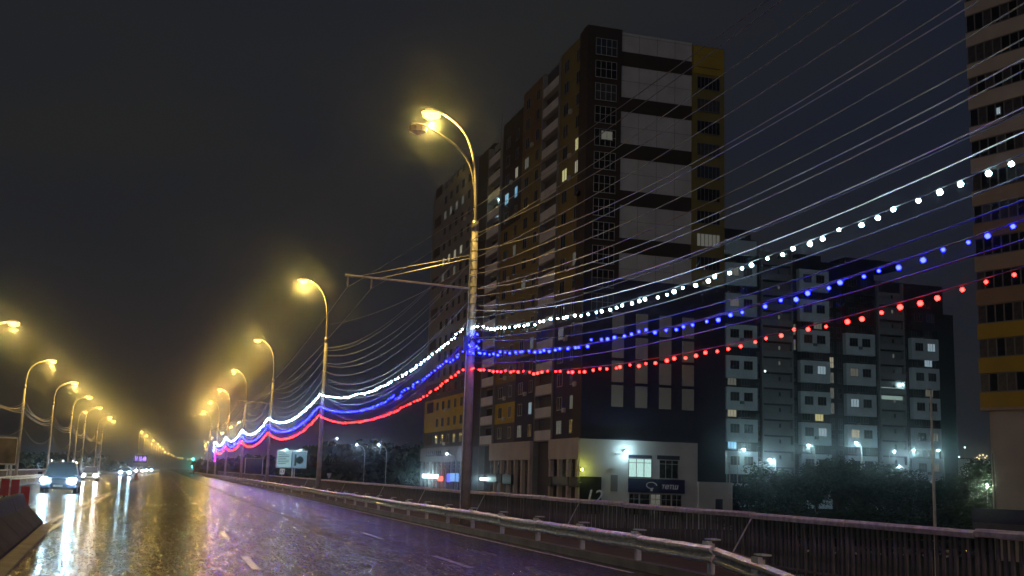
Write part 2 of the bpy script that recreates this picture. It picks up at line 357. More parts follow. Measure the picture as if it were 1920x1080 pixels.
for px, py in [(445,790),(430,800),(415,811),(396,820),(387,828.5),(383,835),(384,842),(383,850),(377,858),(374,861)]:
    far_lamp(px, py, 12.3, ELAMP*1.2, 'small far lamp in the right-hand row below the hanging wires', 'far lamps of the right row')

# ------------------------------------------------------------------ light strings between the right poles
def blb(name, col, s): return emis(name, col, s)
BM = {'white': blb('white_bulb', (.6, .93, 1), 55), 'blue': blb('blue_bulb', (.004, .0055, 1), 95), 'red': blb('red_bulb', (1, .014, .011), 26)}
BR = .037
bulbmesh = {k: MB().ico((0, 0, -.05), BR).mesh('bulb', BM[k]) for k in BM}
sockm = MB().tube([(0,0,0),(0,0,-.03)], .018, 5)
STR = {'white': (6.72, 1.12), 'blue': (5.95, 1.2), 'red': (5.32, 1.14)}
spans = [(-.6, PY0)] + [(poles[i].location.y, poles[i+1].location.y) for i in range(5)]
snames = ['nearest', 'second', 'third', 'fourth', 'fifth', 'farthest']
for si, (ya, yb) in enumerate(spans):
    for cname, (z0, sag) in STR.items():
        L = yb-ya; n = 82 if si < 2 else 84; rr = random.Random(si*7+len(cname)); sg = sag*(1 if si < 1 else .9)+rr.uniform(-.05,.05)
        xs = PX - .22 if si else PX - .05
        z1 = z0
        f = lambda t: (xs + (curve_x(ya+L*t)), ya+L*t, z0 - sg*4*t*(1-t))
        pts = [f(k/24) for k in range(25)]
        where = ['from the nearest lamp post out of the picture on the right', 'from the nearest to the second lamp post', 'from the second to the third lamp post', 'from the third to the fourth lamp post', 'from the fourth to the fifth lamp post', 'ending at the sixth lamp post'][si]
        t = thing('string_light', '%s bulb string sagging %s' % (cname, where), 'string lights', pts[0], 0, 'festive light strings tied between the lamp posts')
        o3 = Vector(pts[0])
        wm = MB().tube([Vector(p)-o3 for p in pts], .009 if si < 2 else .014, 4).build('wire', WIRED, t)
        if si < 2:
            dz = 0
            for k in range(n):
                tt = (k+.5+rr.uniform(-.12,.12))/n; p = Vector(f(tt)) - o3
                if rr.random() < .12: dz = rr.choice([.1, -.06, 0, 0, -.1, .0]) if cname == 'blue' else rr.choice([.03, 0, -.03])
                if rr.random() < .012: continue
                b = ob('bulb', bulbmesh[cname], t, (p.x + rr.uniform(-.05,.05), p.y, p.z + dz + rr.uniform(-.02,.02))); b.scale = [rr.uniform(.72, 1.2)]*3
        else:
            m_ = MB(); nn = n if si < 4 else 60
            for k in range(nn):
                tt = (k+.5)/nn; p = Vector(f(tt)) - o3
                m_.ico((p.x+rr.uniform(-.04,.04), p.y, p.z-.05+rr.uniform(-.08,.04)), BR*(1+.14*(si-1)))
            stuff(m_.build('bulb', BM[cname], t))
# bulbs dropping down at the end post
e = Vector((PX-.2+curve_x(poles[5].location.y), poles[5].location.y-.3, 0))
for cname, x, za, zb in (('white', 0, 6.6, 4.9), ('blue', .16, 6.0, 3.2), ('red', .32, 5.3, 3.0)):
    t = thing('string_light', 'short %s bulb string hanging straight down the sixth lamp post' % cname, 'string lights', (e.x+x-.3, e.y, zb), 0, 'strings hanging down the sixth lamp post')
    MB().tube([(0,0,0),(0,0,za-zb)], .016, 4).build('wire', WIRE, t); m_ = MB()
    for k in range(12): m_.ico((R.uniform(-.06,.06), 0, (za-zb)*k/12), BR*1.6)
    stuff(m_.build('bulb', BM[cname], t))
# loops of spare blue string round the nearest pole
t = thing('string_light_coil', 'loose coil of blue bulb string bunched on the nearest lamp post', 'string lights', (PX, PY0, 6.0))
pts = [(.2*cos(a*.9)+.05, -.2+.12*sin(a), .12*sin(a*2.3)+.02*a) for a in [k*.35 for k in range(60)]]
MB().tube(pts, .012, 4).build('wire', BLACK, t)
for k in range(3, 60, 9): ob('bulb', bulbmesh['blue'], t, pts[k])

# ------------------------------------------------------------------ overhead cables
def cable(pa, pb, sag, label, group, r=.012, n=22, m=None):
    pa, pb = Vector(pa), Vector(pb)
    pts = []
    for k in range(n+1):
        t = k/n; p = pa.lerp(pb, t); p.z -= sag*4*t*(1-t); pts.append(p)
    o = MB().tube([p-pa for p in pts], r, 4).build('overhead_cable', m or WIRE, None, pa)
    return tag(o, label, 'cable', group)
hs = [(9.95, .9, 9.75), (9.7, .45, 9.6), (9.4, 1.35, 9.9), (9.0, .55, 9.6), (8.75, .8, 9.95), (8.5, 1.2, 9.6), (8.1, 1.0, 10.0), (8.05, 1.25, 9.9), (7.75, 1.2, 9.7), (7.45, 1.25, 9.95), (7.3, 1.5, 9.8), (7.0, 1.0, 9.65), (6.35, 1.0, 9.9), (6.3, 1.25, 10.0), (5.7, .9, 9.9), (5.5, 1.0, 9.8)]
for k, (z, sg, x) in enumerate(hs):
    cable((x, PY0, z), (x + R.uniform(-.1,.1), -1.2, z + .15), sg, '%s overhead cable down from the top, right of the nearest lamp post' % ORD[k], 'overhead cables right of the nearest lamp post', .0125, 22, WIRED if z < 7.1 else None)
for si in range(1, 6):
    ya, yb = spans[si]; ca = snames[si]
    for k in range(12 if si < 3 else 8):
        z = 9.9 - k*(.33 if si < 3 else .48); x = PX + (-.15 if k % 2 else .12)
        zz = z - (0 if k % 3 else .15)
        cable((x + curve_x(ya), ya, z), (x + curve_x(yb), yb, zz), .95 + .09*k + R.uniform(-.15,.1), 'overhead cable in the bundle between the %s and %s lamp posts' % (ORD[si-1], ORD[si]),
              'overhead cables between the %s and %s lamp posts' % (ORD[si-1], ORD[si]), .0105 + .0035*(si-1), 16)
# trolley wires hung from the brackets
bx = [PX-4.4*.98, PX-4.4*.8]
for q, x in enumerate(bx):
    cable((x, PY0, 7.75), (PX - .4 + q*.2, -1, 9.9 + q*.35), .5, ('outer','inner')[q]+' trolley wire running back from the bracket end to the right', 'trolley wires near the bracket', .011)
    x3 = PX-3.2*(.98, .8)[q]
    cable((x, PY0, 7.75), (x3, poles[2].location.y, 7.75), .9, ('outer','inner')[q]+' trolley wire from the nearest bracket to the third lamp post', 'trolley wires over the kerb lane', .013)
    cable((x3, poles[2].location.y, 7.75), (x3-.3, poles[4].location.y, 7.75), 1.0, ('outer','inner')[q]+' trolley wire from the third to the fifth lamp post', 'trolley wires over the kerb lane', .02)
cable((PX-4.3, PY0, 8.05), (PX-.1, PY0-.1, 9.2), .0, 'stay wire from the bracket tip up to the nearest lamp post', 'stay wires', .008)
cable((PX-2.9, PY0+14, 8.3), (PX-.1, PY0, 8.9), .35, 'slack tie wire joining the nearest lamp post from the left', 'stay wires', .01)
# left bundle
for k in range(7):
    for i in range(-1, 6):
        ya = 73.7 + 25.8*i; yb = ya + 25.8
        z = 5.7 + k*.2 if k < 6 else 4.6
        cable((-10.95 - .06*(k % 2), ya, z), (-10.95 - .06*(k % 2), yb, z - .02*k), .35 + .12*k + R.uniform(-.1,.12), 'thin cable in the bundle slung along the left lamp posts',
              'overhead cables along the left kerb', .013 + .003*max(0, i), 8)

# ------------------------------------------------------------------ guardrails and fences
def wbeam(y0, y1, h=.66, x=0, h1=None, flip=1, big=1):
    pr = [(0,-.15),(-.035,-.13),(-.07,-.10),(-.07,-.06),(-.035,-.03),(0,-.0),(-.035,.03),(-.07,.06),(-.07,.10),(-.035,.13),(0,.15)]
    pr = [(a*flip, b*big) for a, b in pr]; pr2 = pr + [(a+.008*flip, b) for a, b in pr[::-1]]
    n = len(pr2); K = 8; vs = []; rr = random.Random(int(y0*10)+3)
    for i in range(K+1):
        t = i/K; y = y0+(y1-y0)*t; hh = h + ((h1 or h)-h)*t; j = rr.uniform(-.012,.012); jz = rr.uniform(-.01,.01)
        vs += [(x+a+j, y, hh-.15+b+jz) for a, b in pr2]
    fs = [(i*n+k, i*n+(k+1)%n, (i+1)*n+(k+1)%n, (i+1)*n+k) for i in range(K) for k in range(n)] + [tuple(range(n)), tuple(range(K*n+n-1, K*n-1, -1))]
    return MB().add(vs, fs)
gr = thing('guardrail', 'galvanised steel guardrail along the right kerb, near end bent down', 'guardrail', (9.1, 17.6, 0))
y = 0; ln = 3.1
postm = MB().box(.03, .13, -.05, .05, 0, .56).box(-.03, .05, -.11, .11, .34, .6).box(.02, .2, -.14, .12, .62, .645).mesh('post', GALV)
yy = 0
for i in range(34):
    l = 3.12*(2 if i > 14 else 1)
    wbeam(yy+.03, yy+l+(.06 if i % 2 else -.02), .665 + R.uniform(-.02,.02), R.uniform(-.02, .02)).build('beam', GALV, gr)
    ob('post', postm, gr, (0, yy+.3, .12)); yy += l
wbeam(-4.3, .02, .22, .02, .64).build('beam', GALV, gr)
b = wbeam(-5.0, -.3, .1, .12, .6); b.build('beam', DIRT, gr)
ob('post', postm, gr, (0, -1.4, -.02))
far = MB()
for i in range(30): far.box(-.03, .05, yy+i*6, yy+i*6+5.9, .36, .66).box(0, .1, yy+i*6, yy+i*6+.1, 0, .5)
stuff(far.build('far_beam', GALV, gr))
# kerbside rail reflector studs
def fence(x, y0, y1, h, name, label, near_first=True, flip=1, npick=290, pitch=.14, pw=.062, railm=RAILC):
    f = thing(name, label, 'fence', (x, y0, .13))
    y = y0; k = 0
    while y < y1:
        l = 6.2 if y > 60 else 3.1
        j = R.uniform(-.035,.03); dy = y - y0
        prof = [(-.07, h-.05), (.07, h-.05), (.075, h+.02), (.05, h+.06), (-.05, h+.06), (-.075, h+.02)]
        mb = MB(); vs = []; rr = random.Random(k); j2 = R.uniform(-.025,.02)
        for i in range(3): vs += [(a + rr.uniform(-.006,.006), dy+l*i/2+(.02 if i == 0 else -.02 if i == 2 else 0), b + (j+(j2-j)*i/2)*.8) for a, b in prof]
        fs = [(i*6+q, i*6+(q+1)%6, i*6+6+(q+1)%6, i*6+6+q) for i in range(2) for q in range(6)] + [tuple(range(6)), tuple(range(17, 11, -1))]
        mb.add(vs, fs).build('top_rail', railm, f)
        MB().box(-.035, .035, dy-.035, dy+.035, 0, h-.05).build('post', PICK, f)
        if near_first and k % 3 == 1:
            MB().tube([(-.05, dy, h-.06), (-.42, dy+.35*flip, .02)], .016, 5).build('brace', GALV, f)
        MB().box(-.02, .02, dy, dy+l, .10, .14).build('bottom_rail', PICK, f)
        y += l; k += 1
    pm = [MB().box(-.012, .012, -pw/2, pw/2, .05, h-.052).mesh('picket', PICK), MB().box(-.03, .008, -pw*.42, pw*.42, .04, h-.052).mesh('picket', PICK)]
    n = int((y1-y0)/pitch); rest = MB()
    for i in range(n):
        yy = i*pitch + .07
        if i < npick:
            o = ob('picket', pm[i % 2 if R.random() < .8 else 0], f, (R.uniform(-.006,.006), yy, 0), R.uniform(-.05, .12)); o.rotation_euler.x = R.uniform(-.014,.014)
        elif yy < 130: rest.box(-.012, .012, yy-.04, yy+.04, .05, h-.052)
    if rest.v: stuff(rest.build('picket', PICK, f))
    if y1-y0 > 130:
        MB().box(-.012, .012, 130, y1-y0, .05, h-.052).build('far_pickets', PICK, f)
    return f
fence(10.85, 7.0, 230, 1.0, 'metal_fence', 'long dark picket fence with pale top rail along the right pavement')
fence(-12.45, 40, 230, .9, 'metal_fence', 'dark picket fence with pale top rail along the left pavement', npick=0)
gl = thing('guardrail', 'galvanised guardrail along the far left kerb behind the dark car', 'guardrail', (-10.25, 38, 0))
for i in range(24):
    wbeam(i*6.2, i*6.2+6.15, .72, flip=-1).build('beam', GALV, gl); o = ob('post', postm, gl, (0, i*6.2+.2, .12), pi)
gm = thing('guardrail', 'low guardrail in the road middle shining yellow under the lamps', 'guardrail', (-2.75, 150, 0))
for i in range(26):
    yv = 150 + i*9; a = MB()
    x0, x1 = curve_x(yv)*1.0 + i*.05, curve_x(yv+9) + (i+1)*.05
    pr = [(0,.42),(.06,.47),(.0,.55),(.06,.63),(0,.78),(-.08,.78),(-.08,.42)]
    n = len(pr); vs = [(x0+p, i*9, q) for p, q in pr] + [(x1+p, i*9+8.9, q) for p, q in pr]
    a.add(vs, [(k, (k+1)%n, n+(k+1)%n, n+k) for k in range(n)] + [tuple(range(n)), tuple(range(2*n-1, n-1, -1))]); a.build('beam', GALV, gm)
    MB().box(x0-.05, x0+.05, i*9, i*9+.12, 0, .6).build('post', GALV, gm)
# traffic cone-like marker at its near end
cn = thing('traffic_bollard', 'small dark marker at the near end of the middle guardrail', 'bollard', (-2.75, 146, 0))
MB().tube([(0,0,0),(0,0,.9)], [.35,.1], 8).build('body', mat('dull_orange', (.3,.12,.06), .6), cn); MB().box(-.4,.4,-.4,.4,0,.06).build('base', BLACK, cn)

# ------------------------------------------------------------------ concrete barrier, red boards
fa, fb = at_plane(80, 986, 2, 0), at_plane(0, 1056, 2, 0)
ang = math.atan2(fa.x-fb.x, fa.y-fb.y)
jb = thing('concrete_barrier', 'grey concrete road barrier at the lower left edge', 'barrier', (fa.x, fa.y, 0), -ang)
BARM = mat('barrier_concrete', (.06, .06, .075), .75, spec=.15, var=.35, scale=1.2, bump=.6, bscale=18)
def bar(y0, y1):
    pr = [(0,0),(0,.12),(-.06,.2),(-.3,.42),(-.44,.55),(-.56,.86),(-.74,.86),(-.86,.55),(-1.0,.42),(-1.24,.2),(-1.3,.12),(-1.3,0)]
    return MB().extrude(pr, y0, y1)
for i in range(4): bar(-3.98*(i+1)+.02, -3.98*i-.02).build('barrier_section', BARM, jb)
MB().extrude([(.0,0),(.0,.06),(.28,.03),(.28,0)], -16, .0).build('base_strip', CONC, jb)
REDP = mat('red_plastic', (.55, .03, .03), .4, var=.25)
for px, py, zc, lb in ((8, 926, 46, 'red marker board behind the barrier, cut by the left picture edge'), (27, 927, 47, 'red marker board standing behind the barrier top'), (45, 945, 43, 'small red marker board half hidden behind the barrier end')):
    p = at_depth(px, py, zc); t = thing('marker_board', lb, 'road marker', (p.x, p.y, 0), 0, 'red marker boards behind the barrier')
    MB().box(-.16, .16, -.03, .03, .35 if zc > 44 else .1, max(.75, p.z+.62) if zc > 44 else .8).build('board', REDP, t); MB().box(-.2, .2, -.15, .15, 0, .08).box(-.03,.03,-.02,.02,.08,.4).build('foot', BLACK, t)

# ------------------------------------------------------------------ cars
CARB = mat('dark_blue_car_paint', (.03, .045, .08), .25, .3, coat=.6); CARG = mat('grey_car_paint', (.12, .13, .14), .3, .4, coat=.5)
CGL = mat('car_glass', (.01, .012, .016), .08); HL = emis('headlight_glow', (.42, .75, 1), 200); HLW = emis('headlight_warm', (1, .94, .85), 120); TL = emis('tail_light_glow', (1, .04, .03), 22)
def make_car(label, x, y, wdt, hgt, ln, paint, e, suv=False, glow=None, simple=False, rear=False, col=WHT):
    glow = glow or (HL if e else CGL)
    t = thing('car', label, 'car', (x, y, 0), pi if rear else 0, None)
    hw = wdt/2
    # front faces -Y; lofted cross sections: (y, half width, z bottom, z shoulder, )
    hood = hgt*.58
    sec = [(0, .82, .32, .62*hood/.9), (.12, .95, .24, .86*hood), (.55, 1, .24, .97*hood), (1.25, 1, .24, hood), (ln*.55, 1, .24, hood*1.02), (ln-.5, 1, .26, hood*1.02), (ln-.08, .95, .3, .95*hood), (ln, .85, .38, .85*hood)]
    vs = []
    for yy, k, zb, zs in sec:
        a = hw*k; zm = (zb+zs)/2
        vs += [(-a*.93,yy,zb),(-a,yy,zb+.12),(-a,yy,zm),(-a*.97,yy,zs-.06),(-a*.86,yy,zs),(a*.86,yy,zs),(a*.97,yy,zs-.06),(a,yy,zm),(a,yy,zb+.12),(a*.93,yy,zb)]
    n = 10
    fs = [(i*n+q, i*n+(q+1)%n, (i+1)*n+(q+1)%n, (i+1)*n+q) for i in range(len(sec)-1) for q in range(n)] + [tuple(range(n)), tuple(range(len(sec)*n-1, (len(sec)-1)*n-1, -1))]
    MB().add(vs, fs).build('body', paint, t, smooth=False)
    y1, y2, y3, y4 = 1.3, 1.95, ln-.95, ln-.25
    cab = [(-hw*.86,y1,hood),(hw*.86,y1,hood),(-hw*.7,y2,hgt-.04),(hw*.7,y2,hgt-.04),(-hw*.7,y3,hgt-.04),(hw*.7,y3,hgt-.04),(-hw*.84,y4,hood),(hw*.84,y4,hood)]
    MB().add(cab, [(0,1,3,2),(4,5,7,6),(0,2,4,6),(1,7,5,3),(0,6,7,1)]).build('windscreen', CGL, t)
    MB().add([(-hw*.72,y2-.05,hgt-.05),(hw*.72,y2-.05,hgt-.05),(-hw*.64,y2+.15,hgt),(hw*.64,y2+.15,hgt),(-hw*.64,y3-.1,hgt),(hw*.64,y3-.1,hgt),(-hw*.72,y3+.05,hgt-.05),(hw*.72,y3+.05,hgt-.05)],
        [(0,1,3,2),(2,3,5,4),(4,5,7,6),(0,2,4,6),(1,7,5,3),(0,6,7,1)]).build('roof', paint, t)
    pl = MB()
    for s in (-1, 1):
        MB().tube([(s*hw*.86,y1,hood),(s*hw*.7,y2,hgt-.04)], .035, 4).build('pillar', paint, t); MB().tube([(s*hw*.84,y4,hood),(s*hw*.7,y3,hgt-.04)], .05, 4).build('pillar', paint, t)
    wm = MB().tube([(-.11,0,0),(.11,0,0)], .34, 16).tube([(-.12,0,0),(.12,0,0)], .2, 10, 1)
    me = wm.mesh('wheel', [BLACK, GALV])
    for s in (-1, 1):
        for yw in (.85, ln-.85): ob('wheel', me, t, (s*(hw-.13), yw, .34))
    MB().box(-hw*.42, hw*.42, -.03, .1, hood*.55, hood*.8).build('grille', BLACK, t)
    bpr = MB().box(-hw*.9, hw*.9, -.1, .2, .3, hood*.5); bpr.build('bumper', paint, t); MB().box(-.26, .26, -.12, -.101, .38, .49).build('number_plate', PAINT, t)
    for s in (-1, 1):
        h = MB().ico((0,0,0), .18); h.v = [(a*1.35, b*.6, c) for a, b, c in h.v]; h.build('headlight', glow if not rear else GLASS, t, (s*hw*.74, .0, hood*.72))
        tl = MB().box(-.1, .1, -.02, .04, -.1, .1).build('tail_light', TL if rear else REDP, t, (s*hw*.76, ln+.0, hood*.75))
        MB().box(-.14, .1, -.08, .02, -.06, .1).build('wing_mirror', paint, t, (s*(hw+.1), y1+.1, hood+.05))
        if e:
            l = lamp(t, (s*hw*.74, -.2, hood*.72), e, col, .07, 'headlamp_beam', 130); l.rotation_euler = (radians(84), 0, 0)
    if suv:
        MB().box(-hw*.62, -hw*.58, y2+.2, y3-.2, hgt+.03, hgt+.07).box(hw*.58, hw*.62, y2+.2, y3-.2, hgt+.03, hgt+.07).build('roof_rack', BLACK, t)
        rl = MB()
        for q in (-.62, 0, .55): rl.ico((hw*q, y2+.1, hgt+.05), .035)
        rl.build('roof_lamp', emis('roof_lamp_glow', (.8, .95, 1), 14), t)
        MB().add([(-hw*.8,.15,hood*.95),(hw*.8,.15,hood*.95),(hw*.75,1.25,hood+.03),(-hw*.75,1.25,hood+.03)], [(0,1,2,3)]).build('bonnet', paint, t)
    return t
def cxy(px, zc): X = (px-301)*zc/2195; return X, (zc - X*.291)/.957
x, y = cxy(115, 66); make_car('dark blue off-road car coming closest with both headlights on', x, y, 2.05, 1.82, 4.6, CARB, 3000, True)
x, y = cxy(171, 118); make_car('oncoming car right behind the dark blue one, dazzling white headlights', x, y, 1.75, 1.5, 4.3, CARG, 1500, glow=HLW, col=(1, .95, .88))
x, y = cxy(236, 185); make_car('oncoming car with teal-white headlights beside the centre line', x, y, 1.8, 1.5, 4.3, CARG, 1800)
x, y = cxy(272, 265); make_car('distant oncoming car with a blazing white glare under the violet display', x-1.2, y, 1.8, 1.5, 4.3, CARG, 1500, glow=HLW, col=(1, .95, .88))
x, y = cxy(290, 330); make_car('smallest oncoming car near the middle guardrail', x-1.5, y, 1.8, 1.5, 4.3, CARG, 1200)
for k, (px, zc) in enumerate(((376, 420), (384, 470), (366, 520))):
    x, y = cxy(px, zc); make_car('%s far car driving away with red tail lights' % ('nearest', 'middle', 'farthest')[k], x, y, 1.8, 1.5, 4.3, CARG, 0, rear=True)
    C.objects[-1]

# ------------------------------------------------------------------ traffic lights, signs, display, billboards
GRN = emis('green_signal', (.05, 1, .65), 60)
for px, py, zc, lb in ((362, 861, 520, 'green traffic light high over the far end of the road'), (361, 875, 530, 'green traffic light low at the far end of the road'), (389, 877, 430, 'green traffic light beside the right kerb far away')):
    p = at_depth(px, py, zc); t = thing('traffic_light', lb, 'traffic light', (p.x, p.y, 0), 0, 'green traffic lights far down the road')
    MB().tube([(0,0,0),(0,0,p.z+.6)], .1, 5).build('pole', POLES, t); MB().box(-.3,.3,.02,.3,p.z-.9,p.z+.9).build('signal_box', BLACK, t); MB().ico((0,-.1,p.z), .38).build('signal', GRN, t)
    lamp(t, (0,-.8,p.z), 350, (.05, 1, .7), .3)
def text(body, size, m, parent, loc, rot=(pi/2,0,0), name='lettering', ext=.01, shear=0, ax='CENTER'):
    c = bpy.data.curves.new(name, 'FONT'); c.body = body; c.size = size; c.extrude = ext; c.align_x = ax; c.align_y = 'CENTER'; c.shear = shear; c.resolution_u = 2
    c.materials.append(m); o = bpy.data.objects.new(name, c); C.objects.link(o); dg = bpy.context.evaluated_depsgraph_get(); me = bpy.data.meshes.new_from_object(o.evaluated_get(dg))
    bpy.data.objects.remove(o); o = ob(name, me, parent, loc); o.rotation_euler = rot; return o
p = at_depth(276, 861, 255); t = thing('led_display', 'violet glowing digital display above the oncoming cars', 'digital display', (p.x-1.5, p.y, 0))
MB().tube([(0,.2,0),(0,.2,p.z)], .12, 6).build('pole', POLES, t); MB().box(-1.45,1.45,0,.2,p.z-.85,p.z+.85).build('panel', BLACK, t)
text('11 10-48', .95, emis('violet_led', (.32, .16, 1), 5), t, (0,-.03,p.z)).scale = (.72, 1.5, 1)
BILL = {}
def billboard(label, px, py, zc, wd, hh, lit, rz):
    p = at_depth(px, py, zc); t = thing('billboard', label, 'billboard', (p.x, p.y, -4), rz)
    z = p.z+4
    MB().box(-wd/2-.12, wd/2+.12, 0, .25, z-hh/2-.12, z+hh/2+.12).build('frame', GALV, t)
    MB().tube([(.25,.3,0),(.25,.3,z)], .14, 8).tube([(.6,.3,0),(.6,.3,z)], .1, 8).build('post', GALV, t)
    if lit:
        A = emis('bill_a', (.40, .68, .72), .62); B2 = emis('bill_b', (.22, .42, .55), .5); D = mat('bill_dark', (.03, .06, .08), .5)  # posters emit by themselves; the floodlighting on them is put into this glow
        MB().box(-wd/2, -.06, -.03, 0, z-hh/2, z+hh/2).build('poster', A, t); MB().box(.06, wd/2, -.03, 0, z-hh/2, z+hh/2).build('poster', B2, t)
        MB().box(-.05, .05, -.04, 0, z-hh/2, z+hh/2).build('divider', D, t)
        ln = MB()
        for k in range(7):
            zz = z+hh*.36-k*hh*.105; ln.box(-wd*.47, -wd*(.1 if k % 3 else .2), -.036, -.031, zz-.05, zz+.03)
        ln.build('print', D, t)
        f = MB(); f.tube([(wd*.28,-.034,z-.1),(wd*.28,-.04,z-.1)], hh*.24, 12).box(wd*.1, wd*.16, -.036, -.031, z-hh*.4, z+hh*.3); f.build('print', D, t)
        for s in (-1, 1):
            MB().box(s*wd*.25-.2, s*wd*.25+.2, -.9, -.7, z+hh/2+.2, z+hh/2+.3).tube([(s*wd*.25,0,z+hh/2),(s*wd*.25,-.8,z+hh/2+.25)], .03, 4).build('floodlight', emis('flood', (.6, 1, .95), 4), t)
            lamp(t, (s*wd*.25, -.8, z+hh/2+.1), 60, TEAL, .1)
    else:
        MB().box(-wd/2, wd/2, -.03, 0, z-hh/2, z+hh/2).build('poster', mat('faded_poster', (.2, .18, .17), .7, var=.5, scale=1.2), t)
    return t
billboard('lit teal two-panel billboard on twin posts beyond the fence', 547, 861, 180, 4.7, 2.6, True, .12)
billboard('unlit brown billboard at the left picture edge', 8, 845, 95, 1.9, 2.1, False, -.1)
p = at_depth(476, 872, 210); t = thing('billboard', 'empty dark blue frame hoarding between the lamp posts', 'hoarding', (p.x, p.y, -4)); z = p.z+4
MB().box(-1.6,1.6,.05,.12,z-1.3,z+1.2).build('panel', mat('dim_blue_panel', (.05,.07,.13), .6), t); MB().tube([(-1.6,0,0),(-1.6,0,z+1.25),(1.6,0,z+1.25),(1.6,0,0)], .09, 5).build('frame', GALV, t)
p = at_depth(529, 884, 120); t = thing('road_sign', 'small white square number sign above the fence rail', 'road sign', (p.x, p.y, 0))
MB().tube([(0,.03,-.5),(0,.03,p.z)], .03, 5).build('post', GALV, t); MB().box(-.25,.25,-.01,.02,p.z-.3,p.z+.3).build('plate', mat('sign_white', (.8,.85,.9), .4, emit=(.6,.8,.9), es=.15), t); text('63', .42, BLACK, t, (0,-.02,p.z))
p = at_depth(617, 892, 95); t = thing('marker_sign', 'tiny white triangular marker on the fence rail', 'road sign', (p.x, p.y, 0))
MB().add([(-.2,0,p.z+.2),(.2,0,p.z+.2),(.06,0,p.z-.18),(-.06,0,p.z-.18),(-.2,.03,p.z+.2),(.2,.03,p.z+.2),(.06,.03,p.z-.18),(-.06,.03,p.z-.18)], [(0,1,2,3),(7,6,5,4),(0,4,5,1),(1,5,6,2),(2,6,7,3),(3,7,4,0)]).tube([(0,.04,-.5),(0,.04,p.z)], .02, 4).build('plate', RAILC, t)

# ------------------------------------------------------------------ windows
WCACHE = {}
def window(parent, x, y, z, wd, hh, rz=0, lit=None, cols=2, transom=False, frame=None, name='window'):
    frame = frame or FRAME
    key = (wd, hh, cols, transom, frame.name)
    if key not in WCACHE:
        m = MB(); a, b = wd/2, hh/2; tt = .055
        m.box(-a, a, -.07, -.002, -b, -b+tt).box(-a, a, -.07, -.002, b-tt, b).box(-a, -a+tt, -.068, -.002, -b+tt, b-tt).box(a-tt, a, -.068, -.002, -b+tt, b-tt)
        for c in range(1, cols):
            xx = -a + wd*c/cols; m.box(xx-.035, xx+.035, -.066, -.002, -b+tt, b-tt)
        if transom: zz = b-hh*transom; m.box(-a+tt, a-tt, -.062, -.002, zz-.03, zz+.03)
        m.box(-a-.05, a+.05, -.14, -.071, -b-.05, -b-.01)
        p = MB().box(-a+.01, a-.01, -.035, -.004, -b+.01, b-.01)
        WCACHE[key] = (m.mesh(name, frame), p.mesh('pane', GLASS))
    f, pm = WCACHE[key]
    o = ob(name, f, parent, (x, y, z), rz); q = ob('pane', pm, o)
    if lit is None and R.random() < .4: lit = R.choice((GLASS2, GLASS3))
    if lit: q.material_slots[0].link = 'OBJECT'; q.material_slots[0].material = lit
    return o
def wbox(parent, x0, x1, y0, y1, z0, z1, m, name='wall'): return MB().box(x0, x1, y0, y1, z0, z1).build(name, m, parent)

# ------------------------------------------------------------------ main tower block
bx0, by0, FL, Z0 = 49.3, 131.0, 3.1, 6.7
mb_ = thing('apartment_building', 'tallest dark apartment block with white side panels, behind the nearest lamp post', 'apartment building', (0,0,0))
ROOF = Z0 + 17*FL + 1.3
wbox(mb_, bx0+.6, bx0+19.4, by0+.6, 158.9, -4, ROOF-.6, W_SLATE, 'core'); wbox(mb_, bx0+1.3, bx0+19.4, 158.9, 219, -4, ROOF-4.2, W_SLATE, 'core')
# side face (-Y)
wbox(mb_, bx0, 54.1, by0, by0+3, Z0, ROOF, W_BROWN)
wbox(mb_, 54.1, 64.4, by0+.25, by0+3, 27.2, ROOF-.1, W_WHITE)
for i in range(5):
    zt = 57.9 - 6.32*i; wbox(mb_, 54.1, 64.5, by0+.17, by0+.4, zt-1.95, zt, W_BROWN, 'panel')
for X in (56.7, 59.3, 61.9): MB().box(X, X+.04, by0+.225, by0+.26, 27.3, ROOF-.2).build('panel_joint', W_GREY, mb_)
for i in range(11): MB().box(54.15, 64.35, by0+.228, by0+.26, 28.6+3.16*i-.02, 28.6+3.16*i+.02).build('panel_joint', W_GREY, mb_)
wbox(mb_, 64.4, 69.2, by0+.05, by0+3, 27.2, ROOF-.4, wallm('mustard_cladding', (.29, .235, .07)))
wbox(mb_, 64.6, 69.1, by0-.02, by0+.04, ROOF-4.4, ROOF-.5, W_YEL, 'panel')
wbox(mb_, 54.12, 69.25, by0+.1, by0+3, Z0-5, 27.15, W_NAVY)
wbox(mb_, bx0+.03, 54.1, by0-.06, by0-.003, Z0, 27.0, W_NAVY, 'panel')
for c, X in enumerate((53.3, 56.6, 59.9, 63.1)):
    for r_ in range(4):
        zt = 22.8 - r_*3.08; yv = by0+.04 if X > 54 else by0-.12
        wbox(mb_, X, X+1.6, by0-.12, by0+.09 if X > 54 else by0-.07, zt-2.7, zt, W_PANEL, 'light_panel')
for i in range(17):
    z = Z0 + FL*i + 1.75
    lit = {13: None, 12: LIT_D}.get(i)
    if i >= 5 and i != 12: window(mb_, 51.9, by0, z, 3.0, 2.3, 0, None, 4, .48)
    elif i == 12:
        window(mb_, 51.9, by0, z, 3.0, 2.3, 0, None, 4, .48); window(mb_, 52.1, by0-.1, z+.3, 1.6, 1.2, 0, LIT_D, 2)
    if i >= 7: window(mb_, 66.8, by0+.05, z+.1, 3.4, 1.75, 0, LIT_D if i == 8 else None, 6, 0, FRAMED)
